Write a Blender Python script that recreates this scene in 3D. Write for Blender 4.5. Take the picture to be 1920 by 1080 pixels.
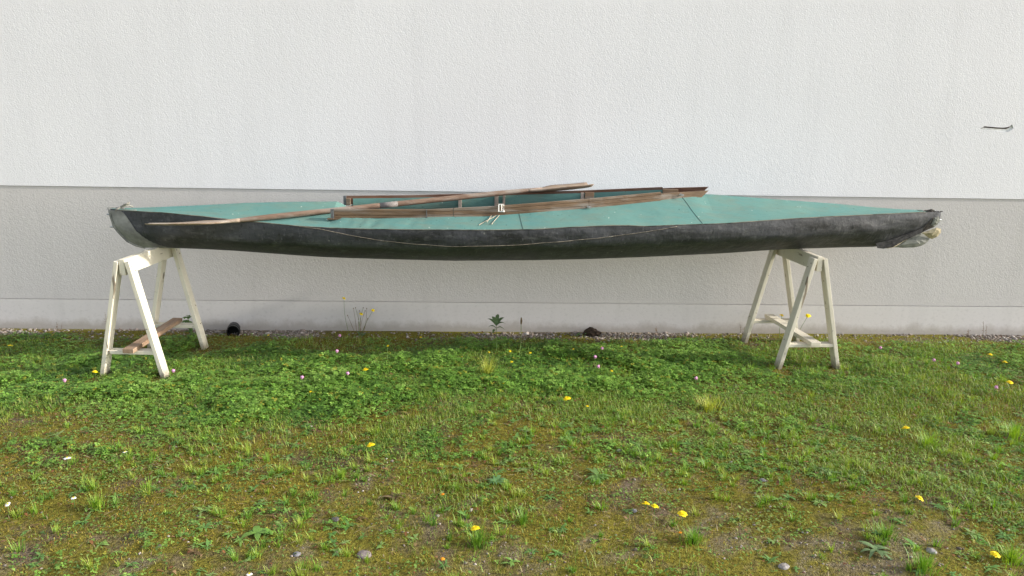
import bpy, bmesh, math, random
import numpy as np
from mathutils import Vector, Matrix
from mathutils.geometry import tessellate_polygon

for o in list(bpy.data.objects):
    bpy.data.objects.remove(o)
sc = bpy.context.scene
COL = sc.collection
rad = math.radians

# ------------------------------------------------------------------ camera
CAMH = 1.5
PITCH, ROLL, YAW = 0.218, 0.017, 0.038
_fw = Vector((math.sin(YAW) * math.cos(PITCH), math.cos(YAW) * math.cos(PITCH), -math.sin(PITCH)))
_r = Vector((math.cos(YAW), -math.sin(YAW), 0))
_u = _r.cross(_fw)
_r2 = math.cos(ROLL) * _r + math.sin(ROLL) * _u
_u2 = -math.sin(ROLL) * _r + math.cos(ROLL) * _u
cd = bpy.data.cameras.new('camera')
cam = bpy.data.objects.new('camera', cd)
COL.objects.link(cam)
M = Matrix((( _r2.x, _u2.x, -_fw.x, 0), (_r2.y, _u2.y, -_fw.y, 0), (_r2.z, _u2.z, -_fw.z, CAMH), (0, 0, 0, 1)))
cam.matrix_world = M
cd.sensor_width = 36.0
cd.lens = 36.0 * 1400 / 1920
cd.clip_start = 0.05
cd.clip_end = 2000
sc.camera = cam

# ------------------------------------------------------------------ light
SUN = Vector((8.5, -1.0, 3.7)).normalized()      # towards the sun
SUN_EL = math.asin(SUN.z)
SUN_AZ = math.atan2(SUN.x, SUN.y)
world = bpy.data.worlds.new('World')
sc.world = world
world.use_nodes = True
nt = world.node_tree
bg = nt.nodes['Background']
sky = nt.nodes.new('ShaderNodeTexSky')
sky.sky_type = 'NISHITA'
sky.sun_disc = False
sky.sun_elevation = SUN_EL
sky.sun_rotation = SUN_AZ
sky.air_density = 1.0
sky.dust_density = 2.0
sky.ozone_density = 1.0
hs = nt.nodes.new('ShaderNodeHueSaturation')
hs.inputs['Saturation'].default_value = 0.40
nt.links.new(sky.outputs[0], hs.inputs['Color'])
nt.links.new(hs.outputs[0], bg.inputs[0])
bg.inputs[1].default_value = 0.15
sd = bpy.data.lights.new('sun', 'SUN')
sd.energy = 2.4
sd.angle = rad(1.6)
sd.color = (1.0, 0.94, 0.84)
sun = bpy.data.objects.new('sun', sd)
COL.objects.link(sun)
sun.rotation_euler = SUN.to_track_quat('Z', 'Y').to_euler()
sun.location = (8, -4, 9)

sc.view_settings.view_transform = 'Standard'
sc.view_settings.look = 'None'
sc.view_settings.gamma = 1.0
sc.view_settings.use_curve_mapping = False
sc.view_settings.exposure = 1.13
sc.render.engine = 'CYCLES'
sc.cycles.use_denoising = True
sc.cycles.max_bounces = 8
sc.cycles.diffuse_bounces = 4

# ------------------------------------------------------------------ noise in numpy
def _hash(ix, iy, seed):
    n = (ix * 374761393 + iy * 668265263 + seed * 1442695041) & 0xFFFFFFFF
    n = ((n ^ (n >> 13)) * 1274126177) & 0xFFFFFFFF
    n = n ^ (n >> 16)
    return (n & 0xFFFFFF) / float(0xFFFFFF)

def vnoise(x, y, seed=0):
    x = np.asarray(x, float); y = np.asarray(y, float)
    ix = np.floor(x).astype(np.int64); iy = np.floor(y).astype(np.int64)
    fx = x - ix; fy = y - iy
    fx = fx * fx * (3 - 2 * fx); fy = fy * fy * (3 - 2 * fy)
    a = _hash(ix, iy, seed); b = _hash(ix + 1, iy, seed)
    c = _hash(ix, iy + 1, seed); d = _hash(ix + 1, iy + 1, seed)
    return (a * (1 - fx) + b * fx) * (1 - fy) + (c * (1 - fx) + d * fx) * fy

def fbm(x, y, seed=0, octv=4):
    s = 0; amp = 0.5; tot = 0
    for k in range(octv):
        s = s + amp * vnoise(np.asarray(x) * 2 ** k, np.asarray(y) * 2 ** k, seed + 17 * k)
        tot += amp; amp *= 0.5
    return s / tot

def sstep(a, b, x):
    t = np.clip((np.asarray(x, float) - a) / (b - a), 0, 1)
    return t * t * (3 - 2 * t)

# ------------------------------------------------------------------ materials
def new_mat(name, rough=0.8):
    m = bpy.data.materials.new(name)
    m.use_nodes = True
    b = m.node_tree.nodes['Principled BSDF']
    b.inputs['Roughness'].default_value = rough
    b.inputs['Specular IOR Level'].default_value = 0.3
    return m, m.node_tree, b

def N(t, typ, **kw):
    n = t.nodes.new(typ)
    for k, v in kw.items():
        if k in n.inputs.keys():
            n.inputs[k].default_value = v
        else:
            setattr(n, k, v)
    return n

def coords(t, scale=(1, 1, 1), rot=(0, 0, 0)):
    tc = t.nodes.new('ShaderNodeTexCoord')
    mp = t.nodes.new('ShaderNodeMapping')
    mp.inputs['Scale'].default_value = scale
    mp.inputs['Rotation'].default_value = rot
    t.links.new(tc.outputs['Object'], mp.inputs[0])
    return mp.outputs[0]

def noise(t, vec, scale, detail=3, rough=0.55):
    n = t.nodes.new('ShaderNodeTexNoise')
    n.inputs['Scale'].default_value = scale
    n.inputs['Detail'].default_value = detail
    n.inputs['Roughness'].default_value = rough
    t.links.new(vec, n.inputs['Vector'])
    return n.outputs['Fac']

def ramp(t, fac, stops):
    r = t.nodes.new('ShaderNodeValToRGB')
    e = r.color_ramp.elements
    while len(e) < len(stops):
        e.new(0.5)
    for el, (p, c) in zip(e, stops):
        el.position = p
        el.color = (c[0], c[1], c[2], 1) if hasattr(c, '__len__') else (c, c, c, 1)
    t.links.new(fac, r.inputs[0])
    return r.outputs[0]

def mix(t, fac, a, b, mode='MIX'):
    m = t.nodes.new('ShaderNodeMix')
    m.data_type = 'RGBA'
    m.blend_type = mode
    for sock, v in ((m.inputs[0], fac), (m.inputs[6], a), (m.inputs[7], b)):
        if hasattr(v, 'default_value') or hasattr(v, 'is_output'):
            t.links.new(v, sock)
        elif isinstance(v, (int, float)):
            sock.default_value = v
        else:
            sock.default_value = (v[0], v[1], v[2], 1)
    return m.outputs[2]

def bump(t, b, h, dist=0.004, strength=0.6, prev=None):
    n = t.nodes.new('ShaderNodeBump')
    n.inputs['Strength'].default_value = strength
    n.inputs['Distance'].default_value = dist
    t.links.new(h, n.inputs['Height'])
    if prev is not None:
        t.links.new(prev, n.inputs['Normal'])
    t.links.new(n.outputs[0], b.inputs['Normal'])
    return n.outputs[0]

def mat_render(name, col, streak, grain=98.0, dist=0.0052, stren=0.7, splash=0.0):
    m, t, b = new_mat(name, 0.92)
    v = coords(t)
    big = noise(t, v, 0.9, 4, 0.6)
    c = mix(t, ramp(t, big, [(0.35, 0.0), (0.7, 1.0)]), [x * 0.955 for x in col], col)
    vs = coords(t, (2.2, 1, 0.16))
    st = ramp(t, noise(t, vs, 2.6, 5, 0.65), [(0.5, 0.0), (0.78, 1.0)])
    c = mix(t, mix(t, 1.0, st, (streak,) * 3, 'MULTIPLY'), c, [x * 0.80 for x in col])
    vg = coords(t, (1, 1, 1.35), (0, rad(24), 0))
    g1 = noise(t, vg, grain, 3, 0.55)
    g2 = noise(t, v, grain * 2.7, 2, 0.5)
    g3 = noise(t, v, grain * 0.33, 2, 0.5)
    gm = mix(t, 0.3, g1, g2)
    gm = mix(t, 0.25, gm, g3)
    # darker tone where the grain of the render dips
    c = mix(t, ramp(t, g1, [(0.30, 0.35), (0.46, 0.0)]), c, [x * 0.72 for x in col])
    if splash:
        # mud splashed up from the ground
        tc = t.nodes.new('ShaderNodeTexCoord'); sp = t.nodes.new('ShaderNodeSeparateXYZ')
        t.links.new(tc.outputs['Object'], sp.inputs[0])
        hgt = N(t, 'ShaderNodeMath', operation='MULTIPLY_ADD'); hgt.inputs[1].default_value = -7.0; hgt.inputs[2].default_value = 0.62
        t.links.new(sp.outputs['Z'], hgt.inputs[0])
        ad = N(t, 'ShaderNodeMath', operation='ADD')
        t.links.new(hgt.outputs[0], ad.inputs[0]); t.links.new(noise(t, coords(t, (1, 1, .7)), 7.0, 6, 0.7), ad.inputs[1])
        c = mix(t, ramp(t, ad.outputs[0], [(0.62, 0.0), (1.05, splash)]), c, (0.24, 0.20, 0.155))
    t.links.new(c, b.inputs['Base Color'])
    bump(t, b, gm, dist, stren)
    return m

M_WHITE = mat_render('white_render', (0.795, 0.79, 0.815), 0.30)
M_GREY = mat_render('grey_render', (0.56, 0.537, 0.528), 0.35)
M_PLINTH = mat_render('plinth_render', (0.61, 0.585, 0.575), 0.45, 38.0, 0.004, 0.35, 0.5)

def mat_attr(name, rough=0.6, trans=0.0, spec=0.3, vary=0.0):
    """colour comes from the leaf's own stored tint"""
    m, t, b = new_mat(name, rough)
    b.inputs['Specular IOR Level'].default_value = spec
    a = N(t, 'ShaderNodeAttribute', attribute_name='tint')
    c = a.outputs['Color']
    t.links.new(c, b.inputs['Base Color'])
    if trans > 0:
        tr = t.nodes.new('ShaderNodeBsdfTranslucent')
        hsn = N(t, 'ShaderNodeHueSaturation', Saturation=1.15, Value=1.1)
        t.links.new(c, hsn.inputs['Color'])
        t.links.new(hsn.outputs[0], tr.inputs[0])
        mx = t.nodes.new('ShaderNodeMixShader')
        mx.inputs[0].default_value = trans
        t.links.new(b.outputs[0], mx.inputs[1])
        t.links.new(tr.outputs[0], mx.inputs[2])
        t.links.new(mx.outputs[0], t.nodes['Material Output'].inputs[0])
    return m

M_LEAF = mat_attr('leaf', 0.5, 0.28, 0.4)
M_MOSS = mat_attr('moss', 0.9, 0.2, 0.1)
M_STONE = mat_attr('stone', 0.85, 0, 0.25)
M_LITTER = mat_attr('litter', 0.85, 0.1, 0.15)

def mat_ground():
    m, t, b = new_mat('mossy_soil', 0.95)
    b.inputs['Specular IOR Level'].default_value = 0.1
    v = coords(t)
    n1 = noise(t, v, 2.3, 5, 0.6)
    n2 = noise(t, v, 9.0, 4, 0.6)
    n3 = noise(t, v, 70.0, 3, 0.6)
    soil = mix(t, ramp(t, n3, [(0.35, 0), (0.65, 1)]), (0.085, 0.062, 0.040), (0.21, 0.165, 0.115))
    moss = mix(t, ramp(t, n3, [(0.3, 0), (0.7, 1)]), (0.072, 0.066, 0.013), (0.25, 0.22, 0.036))
    f = mix(t, 0.5, n1, n2)
    c = mix(t, ramp(t, f, [(0.37, 0), (0.50, 1)]), soil, moss)
    tan = mix(t, ramp(t, noise(t, v, 5.0, 4, 0.65), [(0.62, 0), (0.74, 0.7)]), c, (0.24, 0.185, 0.09))
    at = N(t, 'ShaderNodeAttribute', attribute_name='tint')
    n4 = noise(t, v, 130.0, 2, 0.6)
    grav = ramp(t, n4, [(0.30, (0.09, 0.066, 0.045)), (0.5, (0.20, 0.16, 0.125)), (0.68, (0.36, 0.31, 0.27))])
    gfac = N(t, 'ShaderNodeMath', operation='MULTIPLY_ADD'); gfac.inputs[1].default_value = 1.15
    t.links.new(at.outputs['Fac'], gfac.inputs[0])
    sb = N(t, 'ShaderNodeMath', operation='SUBTRACT'); sb.inputs[1].default_value = 0.62
    t.links.new(n2, sb.inputs[0]); t.links.new(sb.outputs[0], gfac.inputs[2])
    tan = mix(t, ramp(t, gfac.outputs[0], [(0.15, 0), (0.85, 0.8)]), tan, grav)
    t.links.new(tan, b.inputs['Base Color'])
    h = mix(t, 0.5, n3, noise(t, v, 180.0, 2, 0.6))
    bump(t, b, h, 0.02, 1.0)
    return m
M_GROUND = mat_ground()

def mat_canvas():
    m, t, b = new_mat('green_canvas', 0.75)
    b.inputs['Specular IOR Level'].default_value = 0.2
    v = coords(t)
    n1 = noise(t, v, 2.0, 5, 0.6)
    c = mix(t, ramp(t, n1, [(0.3, 0), (0.7, 1)]), (0.090, 0.218, 0.206), (0.128, 0.240, 0.208))
    n2 = noise(t, coords(t, (1, 3, 3)), 6.0, 5, 0.65)
    c = mix(t, ramp(t, n2, [(0.46, 0), (0.70, 0.7)]), c, (0.150, 0.205, 0.168))
    sp = noise(t, v, 55.0, 2, 0.5)
    c = mix(t, ramp(t, sp, [(0.70, 0), (0.76, 0.7)]), c, (0.035, 0.075, 0.065))
    sp2 = noise(t, v, 43.0, 1, 0.5)
    c = mix(t, ramp(t, sp2, [(0.755, 0), (0.79, 0.8)]), c, (0.42, 0.48, 0.42))
    t.links.new(c, b.inputs['Base Color'])
    p = bump(t, b, noise(t, v, 420.0, 2, 0.5), 0.0012, 0.35)
    p = bump(t, b, noise(t, coords(t, (1.0, 2, 2)), 5.0, 3, 0.5), 0.018, 0.5, p)
    return m
M_CANVAS = mat_canvas()

def mat_rubber():
    m, t, b = new_mat('black_rubber', 0.5)
    b.inputs['Specular IOR Level'].default_value = 0.45
    v = coords(t)
    vl = coords(t, (0.5, 1.4, 2.2))
    n1 = noise(t, vl, 5.0, 5, 0.62)
    c = mix(t, ramp(t, n1, [(0.34, 0), (0.70, 1)]), (0.017, 0.018, 0.020), (0.068, 0.071, 0.081))
    n2 = noise(t, coords(t, (1, 1, 3)), 11.0, 5, 0.7)
    c = mix(t, ramp(t, n2, [(0.53, 0), (0.70, 0.7)]), c, (0.112, 0.114, 0.116))
    n5 = noise(t, coords(t, (2.2, 1, 1.0)), 26.0, 6, 0.75)
    c = mix(t, ramp(t, n5, [(0.58, 0), (0.66, 0.5)]), c, (0.14, 0.143, 0.150))
    c = mix(t, ramp(t, n5, [(0.34, 0.75), (0.44, 0.0)]), c, (0.008, 0.008, 0.009))
    vo = N(t, 'ShaderNodeTexVoronoi', Scale=16.0)
    t.links.new(v, vo.inputs['Vector'])
    dots = ramp(t, vo.outputs['Distance'], [(0.05, 0.75), (0.11, 0.0)])
    sel = ramp(t, noise(t, v, 3.1, 2, 0.5), [(0.55, 0), (0.66, 1)])
    c = mix(t, mix(t, 1.0, dots, sel, 'MULTIPLY'), c, (0.34, 0.33, 0.30))
    t.links.new(c, b.inputs['Base Color'])
    t.links.new(ramp(t, n1, [(0.3, 0.46), (0.7, 0.72)]), b.inputs['Roughness'])
    p = bump(t, b, noise(t, v, 130.0, 3, 0.6), 0.0015, 0.5)
    p = bump(t, b, noise(t, coords(t, (2.6, 1, 1.6)), 4.0, 4, 0.55), 0.016, 0.45, p)
    bump(t, b, noise(t, coords(t, (1.3, 1, 2.0)), 4.5, 3, 0.5), 0.020, 0.5, p)
    return m
M_RUBBER = mat_rubber()

def mat_wood(name, dark, light, grey=None, greyamt=0.5, axis='x', rough=0.7):
    m, t, b = new_mat(name, rough)
    s = {'x': (1.2, 14, 14), 'y': (14, 1.2, 14), 'z': (14, 14, 1.2)}[axis]
    v = coords(t, s)
    n = noise(t, v, 3.2, 6, 0.65)
    c = mix(t, ramp(t, n, [(0.32, 0), (0.66, 1)]), dark, light)
    if grey is not None:
        g = noise(t, coords(t, tuple(x * 0.35 for x in s)), 4.0, 5, 0.65)
        c = mix(t, ramp(t, g, [(0.47, 0), (0.62, greyamt)]), c, grey)
    t.links.new(c, b.inputs['Base Color'])
    bump(t, b, n, 0.003, 0.5)
    return m
M_COAM = mat_wood('weathered_mahogany', (0.105, 0.066, 0.040), (0.205, 0.135, 0.082), (0.25, 0.22, 0.19), 0.95)
M_COAMD = mat_wood('dark_mahogany', (0.075, 0.032, 0.020), (0.17, 0.085, 0.05), (0.17, 0.13, 0.11), 0.5)
M_PADDLE = mat_wood('paddle_ash', (0.135, 0.084, 0.058), (0.25, 0.172, 0.125), (0.26, 0.225, 0.195), 0.85)
M_BLADE = mat_wood('paddle_blade_wood', (0.20, 0.140, 0.098), (0.33, 0.25, 0.185), (0.36, 0.315, 0.27), 0.8)
M_RAW = mat_wood('raw_brown_board', (0.21, 0.13, 0.082), (0.35, 0.24, 0.16), (0.32, 0.25, 0.19), 0.5, 'y')
M_RIB = mat_wood('grey_rib_wood', (0.22, 0.18, 0.15), (0.40, 0.34, 0.29), None, 0, 'z')

def mat_paint(name, base, wear, bare, axis='z'):
    m, t, b = new_mat(name, 0.6)
    v = coords(t)
    n1 = noise(t, v, 7.0, 5, 0.6)
    c = mix(t, ramp(t, n1, [(0.35, 0), (0.7, 1)]), base, [x * 0.86 for x in base])
    n2 = noise(t, coords(t, (9, 9, 2.2)), 5.0, 6, 0.72)
    c = mix(t, ramp(t, n2, [(0.60, 0), (0.68, wear)]), c, bare)
    n3 = noise(t, v, 38.0, 3, 0.6)
    c = mix(t, ramp(t, n3, [(0.68, 0), (0.72, 0.9)]), c, (0.12, 0.09, 0.06))
    ck = noise(t, coords(t, (26, 26, 26 / 9.0) if axis == 'z' else (26, 26 / 9.0, 26)), 1.0, 4, 0.6)
    c = mix(t, ramp(t, ck, [(0.655, 0), (0.69, 0.85)]), c, (0.16, 0.12, 0.08))
    tc = t.nodes.new('ShaderNodeTexCoord'); sp = t.nodes.new('ShaderNodeSeparateXYZ')
    t.links.new(tc.outputs['Object'], sp.inputs[0])
    lo = N(t, 'ShaderNodeMath', operation='MULTIPLY_ADD'); lo.inputs[1].default_value = -6.0; lo.inputs[2].default_value = 0.55
    t.links.new(sp.outputs['Z'], lo.inputs[0])
    ad = N(t, 'ShaderNodeMath', operation='ADD')
    t.links.new(lo.outputs[0], ad.inputs[0]); t.links.new(noise(t, v, 24.0, 5, 0.7), ad.inputs[1])
    c = mix(t, ramp(t, ad.outputs[0], [(0.62, 0.0), (0.95, 0.75)]), c, (0.20, 0.17, 0.11))
    t.links.new(c, b.inputs['Base Color'])
    bump(t, b, n2, 0.002, 0.5)
    return m
M_CREAM = mat_paint('cream_paint', (0.72, 0.675, 0.56), 0.6, (0.44, 0.37, 0.25))
M_BEIGE = mat_paint('beige_paint', (0.66, 0.61, 0.50), 0.45, (0.40, 0.33, 0.23))
M_CREAMY = mat_paint('cream_paint_beam', (0.70, 0.655, 0.535), 0.6, (0.44, 0.37, 0.25), 'y')
M_BEIGEY = mat_paint('beige_paint_beam', (0.64, 0.59, 0.48), 0.5, (0.40, 0.33, 0.23), 'y')

def mat_plain(name, col, rough=0.6, metal=0.0, var=0.25, scale=40.0):
    m, t, b = new_mat(name, rough)
    b.inputs['Metallic'].default_value = metal
    n = noise(t, coords(t), scale, 4, 0.6)
    t.links.new(mix(t, ramp(t, n, [(0.3, 0), (0.7, 1)]), [x * (1 - var) for x in col], [x * (1 + var) for x in col]), b.inputs['Base Color'])
    bump(t, b, n, 0.001, 0.3)
    return m
M_METAL = mat_plain('dull_metal', (0.42, 0.43, 0.45), 0.4, 0.85)
M_ZINC = mat_plain('zinc_end_plate', (0.13, 0.135, 0.14), 0.55, 0.3)
M_FERR = mat_plain('greyed_sleeve', (0.20, 0.18, 0.17), 0.8, 0, 0.3)
M_BRIGHT = mat_plain('bright_buckle', (0.86, 0.85, 0.83), 0.3, 0.55, 0.05)
M_STEM = mat_plain('grey_stem_rubber', (0.235, 0.235, 0.22), 0.75, 0, 0.38, 13.0)
M_ROPE = mat_plain('pale_cord', (0.44, 0.38, 0.29), 0.9, 0, 0.35, 60)
M_CORD = mat_plain('dusty_cord', (0.22, 0.19, 0.15), 0.9, 0, 0.6, 25)
M_WELT = mat_plain('worn_welt', (0.15, 0.14, 0.115), 0.9, 0, 0.95, 9)
M_GROPE = mat_plain('grey_rope', (0.24, 0.23, 0.20), 0.9, 0, 0.35, 80)
M_THREAD = mat_plain('dark_thread', (0.03, 0.05, 0.045), 0.8)
M_RAG = mat_plain('ragged_dark_cloth', (0.085, 0.075, 0.065), 0.9, 0, 0.8, 45)
M_RAGD = mat_plain('torn_black_rubber', (0.035, 0.034, 0.033), 0.8, 0, 0.7, 45)
M_TORN = mat_plain('torn_canvas', (0.47, 0.40, 0.27), 0.9, 0, 0.35, 40)
M_FLAP = mat_plain('grey_green_flap', (0.17, 0.175, 0.15), 0.6, 0, 0.3, 22)
M_PIPE = mat_plain('black_plastic_pipe', (0.012, 0.012, 0.013), 0.45)
M_PIPEIN = mat_plain('pipe_dark', (0.008, 0.008, 0.008), 0.9)
M_YEL = mat_plain('yellow_petal', (0.84, 0.64, 0.010), 0.6, 0, 0.12, 90)
M_ORANGE = mat_plain('orange_petal', (0.75, 0.30, 0.02), 0.6, 0, 0.15, 90)
M_PINK = mat_plain('pink_clover_petal', (0.58, 0.27, 0.45), 0.7, 0, 0.25, 150)
M_PETALW = mat_plain('white_petal', (0.78, 0.77, 0.74), 0.6, 0, 0.06, 90)
M_STALK = mat_plain('green_stalk', (0.12, 0.19, 0.05), 0.6, 0, 0.25, 60)
M_DRYSTALK = mat_plain('dry_stalk', (0.16, 0.11, 0.06), 0.8, 0, 0.3, 60)
M_GOUGE = mat_plain('broken_render', (0.80, 0.80, 0.78), 0.95, 0, 0.12, 60)
M_PEAT = mat_plain('peat', (0.045, 0.03, 0.02), 0.95, 0, 0.5, 60)

# ------------------------------------------------------------------ mesh helpers
def wloc(p):
    return Vector((0, 0, 0)) if p is None else p['_w_'] if False else Vector(WL[p.name])
WL = {}

def link(name, me, mat, parent=None, loc=None, smooth=False):
    o = bpy.data.objects.new(name, me)
    COL.objects.link(o)
    if mat is not None and not me.materials:
        me.materials.append(mat)
    if smooth:
        me.polygons.foreach_set('use_smooth', [True] * len(me.polygons))
    w = Vector(loc) if loc is not None else (Vector(WL[parent.name]) if parent else Vector((0, 0, 0)))
    if parent is not None:
        o.parent = parent
        o.location = w - Vector(WL[parent.name])
    else:
        o.location = w
    WL[o.name] = w
    return o

def mesh_obj(name, verts, faces, mat, parent=None, loc=None, smooth=False, bevel=0.0, solid=0.0):
    """verts are world coordinates; the object's origin is loc (or its parent's origin)"""
    w = Vector(loc) if loc is not None else (Vector(WL[parent.name]) if parent else Vector((0, 0, 0)))
    me = bpy.data.meshes.new(name)
    me.from_pydata([tuple(Vector(v) - w) for v in verts], [], [tuple(f) for f in faces])
    me.update()
    o = link(name, me, mat, parent, w, smooth)
    if solid:
        md = o.modifiers.new('thickness', 'SOLIDIFY'); md.thickness = solid; md.offset = 0; md.use_rim = not smooth
    if bevel:
        md = o.modifiers.new('edge', 'BEVEL'); md.width = bevel; md.segments = 2; md.limit_method = 'ANGLE'
    return o

def empty(name, loc, label=None, cat=None, group=None):
    o = bpy.data.objects.new(name, None)
    o.empty_display_size = 0.05
    COL.objects.link(o)
    o.location = loc
    WL[o.name] = Vector(loc)
    tag(o, label, cat, group)
    return o

def tag(o, label=None, cat=None, group=None, kind=None):
    if label: o['label'] = label
    if cat: o['category'] = cat
    if group: o['group'] = group
    if kind: o['kind'] = kind
    return o

class MB:
    def __init__(s):
        s.v = []; s.f = []
    def add(s, v, f):
        k = len(s.v)
        s.v += [Vector(x) for x in v]
        s.f += [tuple(i + k for i in q) for q in f]
        return s
    def box(s, a, b):
        x0, y0, z0 = a; x1, y1, z1 = b
        return s.add([(x0, y0, z0), (x1, y0, z0), (x1, y1, z0), (x0, y1, z0), (x0, y0, z1), (x1, y0, z1), (x1, y1, z1), (x0, y1, z1)],
                     [(0, 3, 2, 1), (4, 5, 6, 7), (0, 1, 5, 4), (1, 2, 6, 5), (2, 3, 7, 6), (3, 0, 4, 7)])
    def bar(s, p, q, ux, uy, w, h):
        """bar from p to q, half-extents along ux (w) and uy (h)"""
        p = Vector(p); q = Vector(q); ux = Vector(ux).normalized(); uy = Vector(uy).normalized()
        vs = []
        for c in (p, q):
            for a, b in ((-1, -1), (1, -1), (1, 1), (-1, 1)):
                vs.append(c + ux * w * a + uy * h * b)
        return s.add(vs, [(0, 3, 2, 1), (4, 5, 6, 7), (0, 1, 5, 4), (1, 2, 6, 5), (2, 3, 7, 6), (3, 0, 4, 7)])
    def tube(s, pts, r, n=8, caps=True):
        pts = [Vector(p) for p in pts]
        k = len(pts)
        rs = r if hasattr(r, '__len__') else [r] * k
        vs = []; fs = []
        up = Vector((0, 0, 1))
        for i, p in enumerate(pts):
            d = (pts[min(i + 1, k - 1)] - pts[max(i - 1, 0)]).normalized()
            ref = up if abs(d.z) < 0.95 else Vector((1, 0, 0))
            a = d.cross(ref).normalized(); b = a.cross(d)
            for j in range(n):
                t = 2 * math.pi * j / n
                vs.append(p + (a * math.cos(t) + b * math.sin(t)) * rs[i])
        for i in range(k - 1):
            for j in range(n):
                fs.append((i * n + j, i * n + (j + 1) % n, (i + 1) * n + (j + 1) % n, (i + 1) * n + j))
        if caps:
            fs.append(tuple(range(n))[::-1]); fs.append(tuple((k - 1) * n + j for j in range(n)))
        return s.add(vs, fs)
    def grid(s, P):
        """P: rows of points"""
        r = len(P); c = len(P[0])
        return s.add([p for row in P for p in row],
                     [(i * c + j, i * c + j + 1, (i + 1) * c + j + 1, (i + 1) * c + j) for i in range(r - 1) for j in range(c - 1)])
    def build(s, name, mat, parent=None, **kw):
        return mesh_obj(name, s.v, s.f, mat, parent, **kw)

def tint_mesh(name, V, F, Cc, mat, parent=None, loc=(0, 0, 0), smooth=False):
    """V (n,3) world, F (m,k) equal-sized faces, Cc (n,3) linear tint"""
    me = bpy.data.meshes.new(name)
    V = np.asarray(V, np.float32) - np.array(loc, np.float32); F = np.asarray(F, np.int32)
    me.vertices.add(len(V)); me.vertices.foreach_set('co', V.ravel())
    k = F.shape[1]
    me.loops.add(F.size); me.loops.foreach_set('vertex_index', F.ravel())
    me.polygons.add(len(F))
    me.polygons.foreach_set('loop_start', np.arange(0, F.size, k, dtype=np.int32))
    me.polygons.foreach_set('loop_total', np.full(len(F), k, np.int32))
    a = me.color_attributes.new('tint', 'FLOAT_COLOR', 'POINT')
    c4 = np.ones((len(V), 4), np.float32); c4[:, :3] = np.asarray(Cc) * (np.array([1.28, 1.40, 1.02]) if mat is M_LEAF else np.array([1.26, 1.16, 1.08]) if mat is M_MOSS else 1.0)
    a.data.foreach_set('color', c4.ravel())
    if smooth:
        me.polygons.foreach_set('use_smooth', np.ones(len(F), bool))
    me.update(calc_edges=True)
    return link(name, me, mat, parent, loc)

# ------------------------------------------------------------------ ground
WALL_Y = 5.317
FEET = [(-2.052 + sx * .187, 4.569 + sy * .29) for sx in (-1, 1) for sy in (-1, 1)] + [(2.065 + sx * .187, 4.794 + sy * .29) for sx in (-1, 1) for sy in (-1, 1)]
def gh(x, y):
    x = np.asarray(x, float); y = np.asarray(y, float)
    h = (fbm(x * 1.1, y * 1.1, 3, 3) - 0.5) * 0.05 + (fbm(x * 6, y * 6, 9, 3) - 0.5) * 0.022
    h = h * (1 - 0.8 * sstep(4.9, 5.15, y)) - 0.012 * sstep(5.0, 5.2, y)
    for fx, fy in FEET:
        h = h - (h + .006) * sstep(.26, .10, np.hypot(x - fx, (y - fy + .04) * .7))
    return h * sstep(30, 8, np.hypot(x, y - 3))

def clear_of_feet(x, y):
    k = np.ones_like(np.asarray(x, float))
    for fx, fy in FEET:
        k = k * sstep(.045, .10, np.hypot((x - fx) * 1.1, (y - fy + .07) * .6))
    return k

def clover_density(x, y):
    lush = sstep(3.55, 4.05, y + 0.22 * (fbm(x * 1.3, y * 1.3, 21) - 0.5) * 4 - 0.10 * np.clip(x, -3, 3)) * (1 - sstep(5.00, 5.20, y + .45 * (fbm(x * 2.6, y * 2.6, 39, 3) - .5)))
    pat = sstep(0.40, 0.56, fbm(x * 2.4, y * 2.4, 33, 4))
    right = 1 - 0.45 * sstep(1.1, 2.2, x)
    mossy = 1 - 0.85 * sstep(4.62, 4.75, y) * sstep(-2.3, -1.9, x) * (1 - sstep(-0.7, -0.3, x)) * sstep(0.42, 0.55, fbm(x * 3, y * 3, 61, 3) + 0.12)
    front = sstep(0.52, 0.72, fbm(x * 3.4, y * 3.4, 45, 4)) * sstep(.35, .65, fbm(x * 13, y * 13, 47, 3)) * 0.55
    d = np.maximum(lush * (0.5 + 0.5 * pat) * right * mossy, front * (1 - sstep(4.9, 5.1, y)))
    return d

GRAVEL_SPOTS = [(1.55, 2.42, 0.34), (0.12, 2.30, 0.22), (-0.62, 2.36, 0.16), (0.95, 2.56, 0.22), (-1.15, 2.30, 0.14), (0.72, 2.88, 0.13),
                (1.75, 2.62, 0.2), (-1.62, 2.40, .15), (.45, 2.38, .18), (-.05, 2.75, .10), (1.15, 2.75, .12), (-0.28, 2.62, 0.16), (0.25, 3.0, 0.10), (-0.45, 2.95, 0.12), (1.25, 2.3, 0.3), (2.0, 2.35, 0.25)]
def gravel_density(x, y):
    strip = sstep(5.06, 5.20, y + 0.50 * (fbm(x * 1.7, y * 1.7, 71, 4) - 0.5))
    g = strip * (0.08 + 0.8 * sstep(0.46, 0.62, fbm(x * 2.1, y * 5, 75, 4)))
    for (a, b, r) in GRAVEL_SPOTS:
        d = np.hypot(x - a, (y - b)) / r + (fbm(x * 7, y * 7, 81, 3) - 0.5) * 1.3
        g = np.maximum(g, 0.62 * (1 - sstep(0.25, 1.25, d)) * (.25 + .75 * sstep(.38, .60, fbm(x * 16, y * 16, 87, 3))))
    return g

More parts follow.
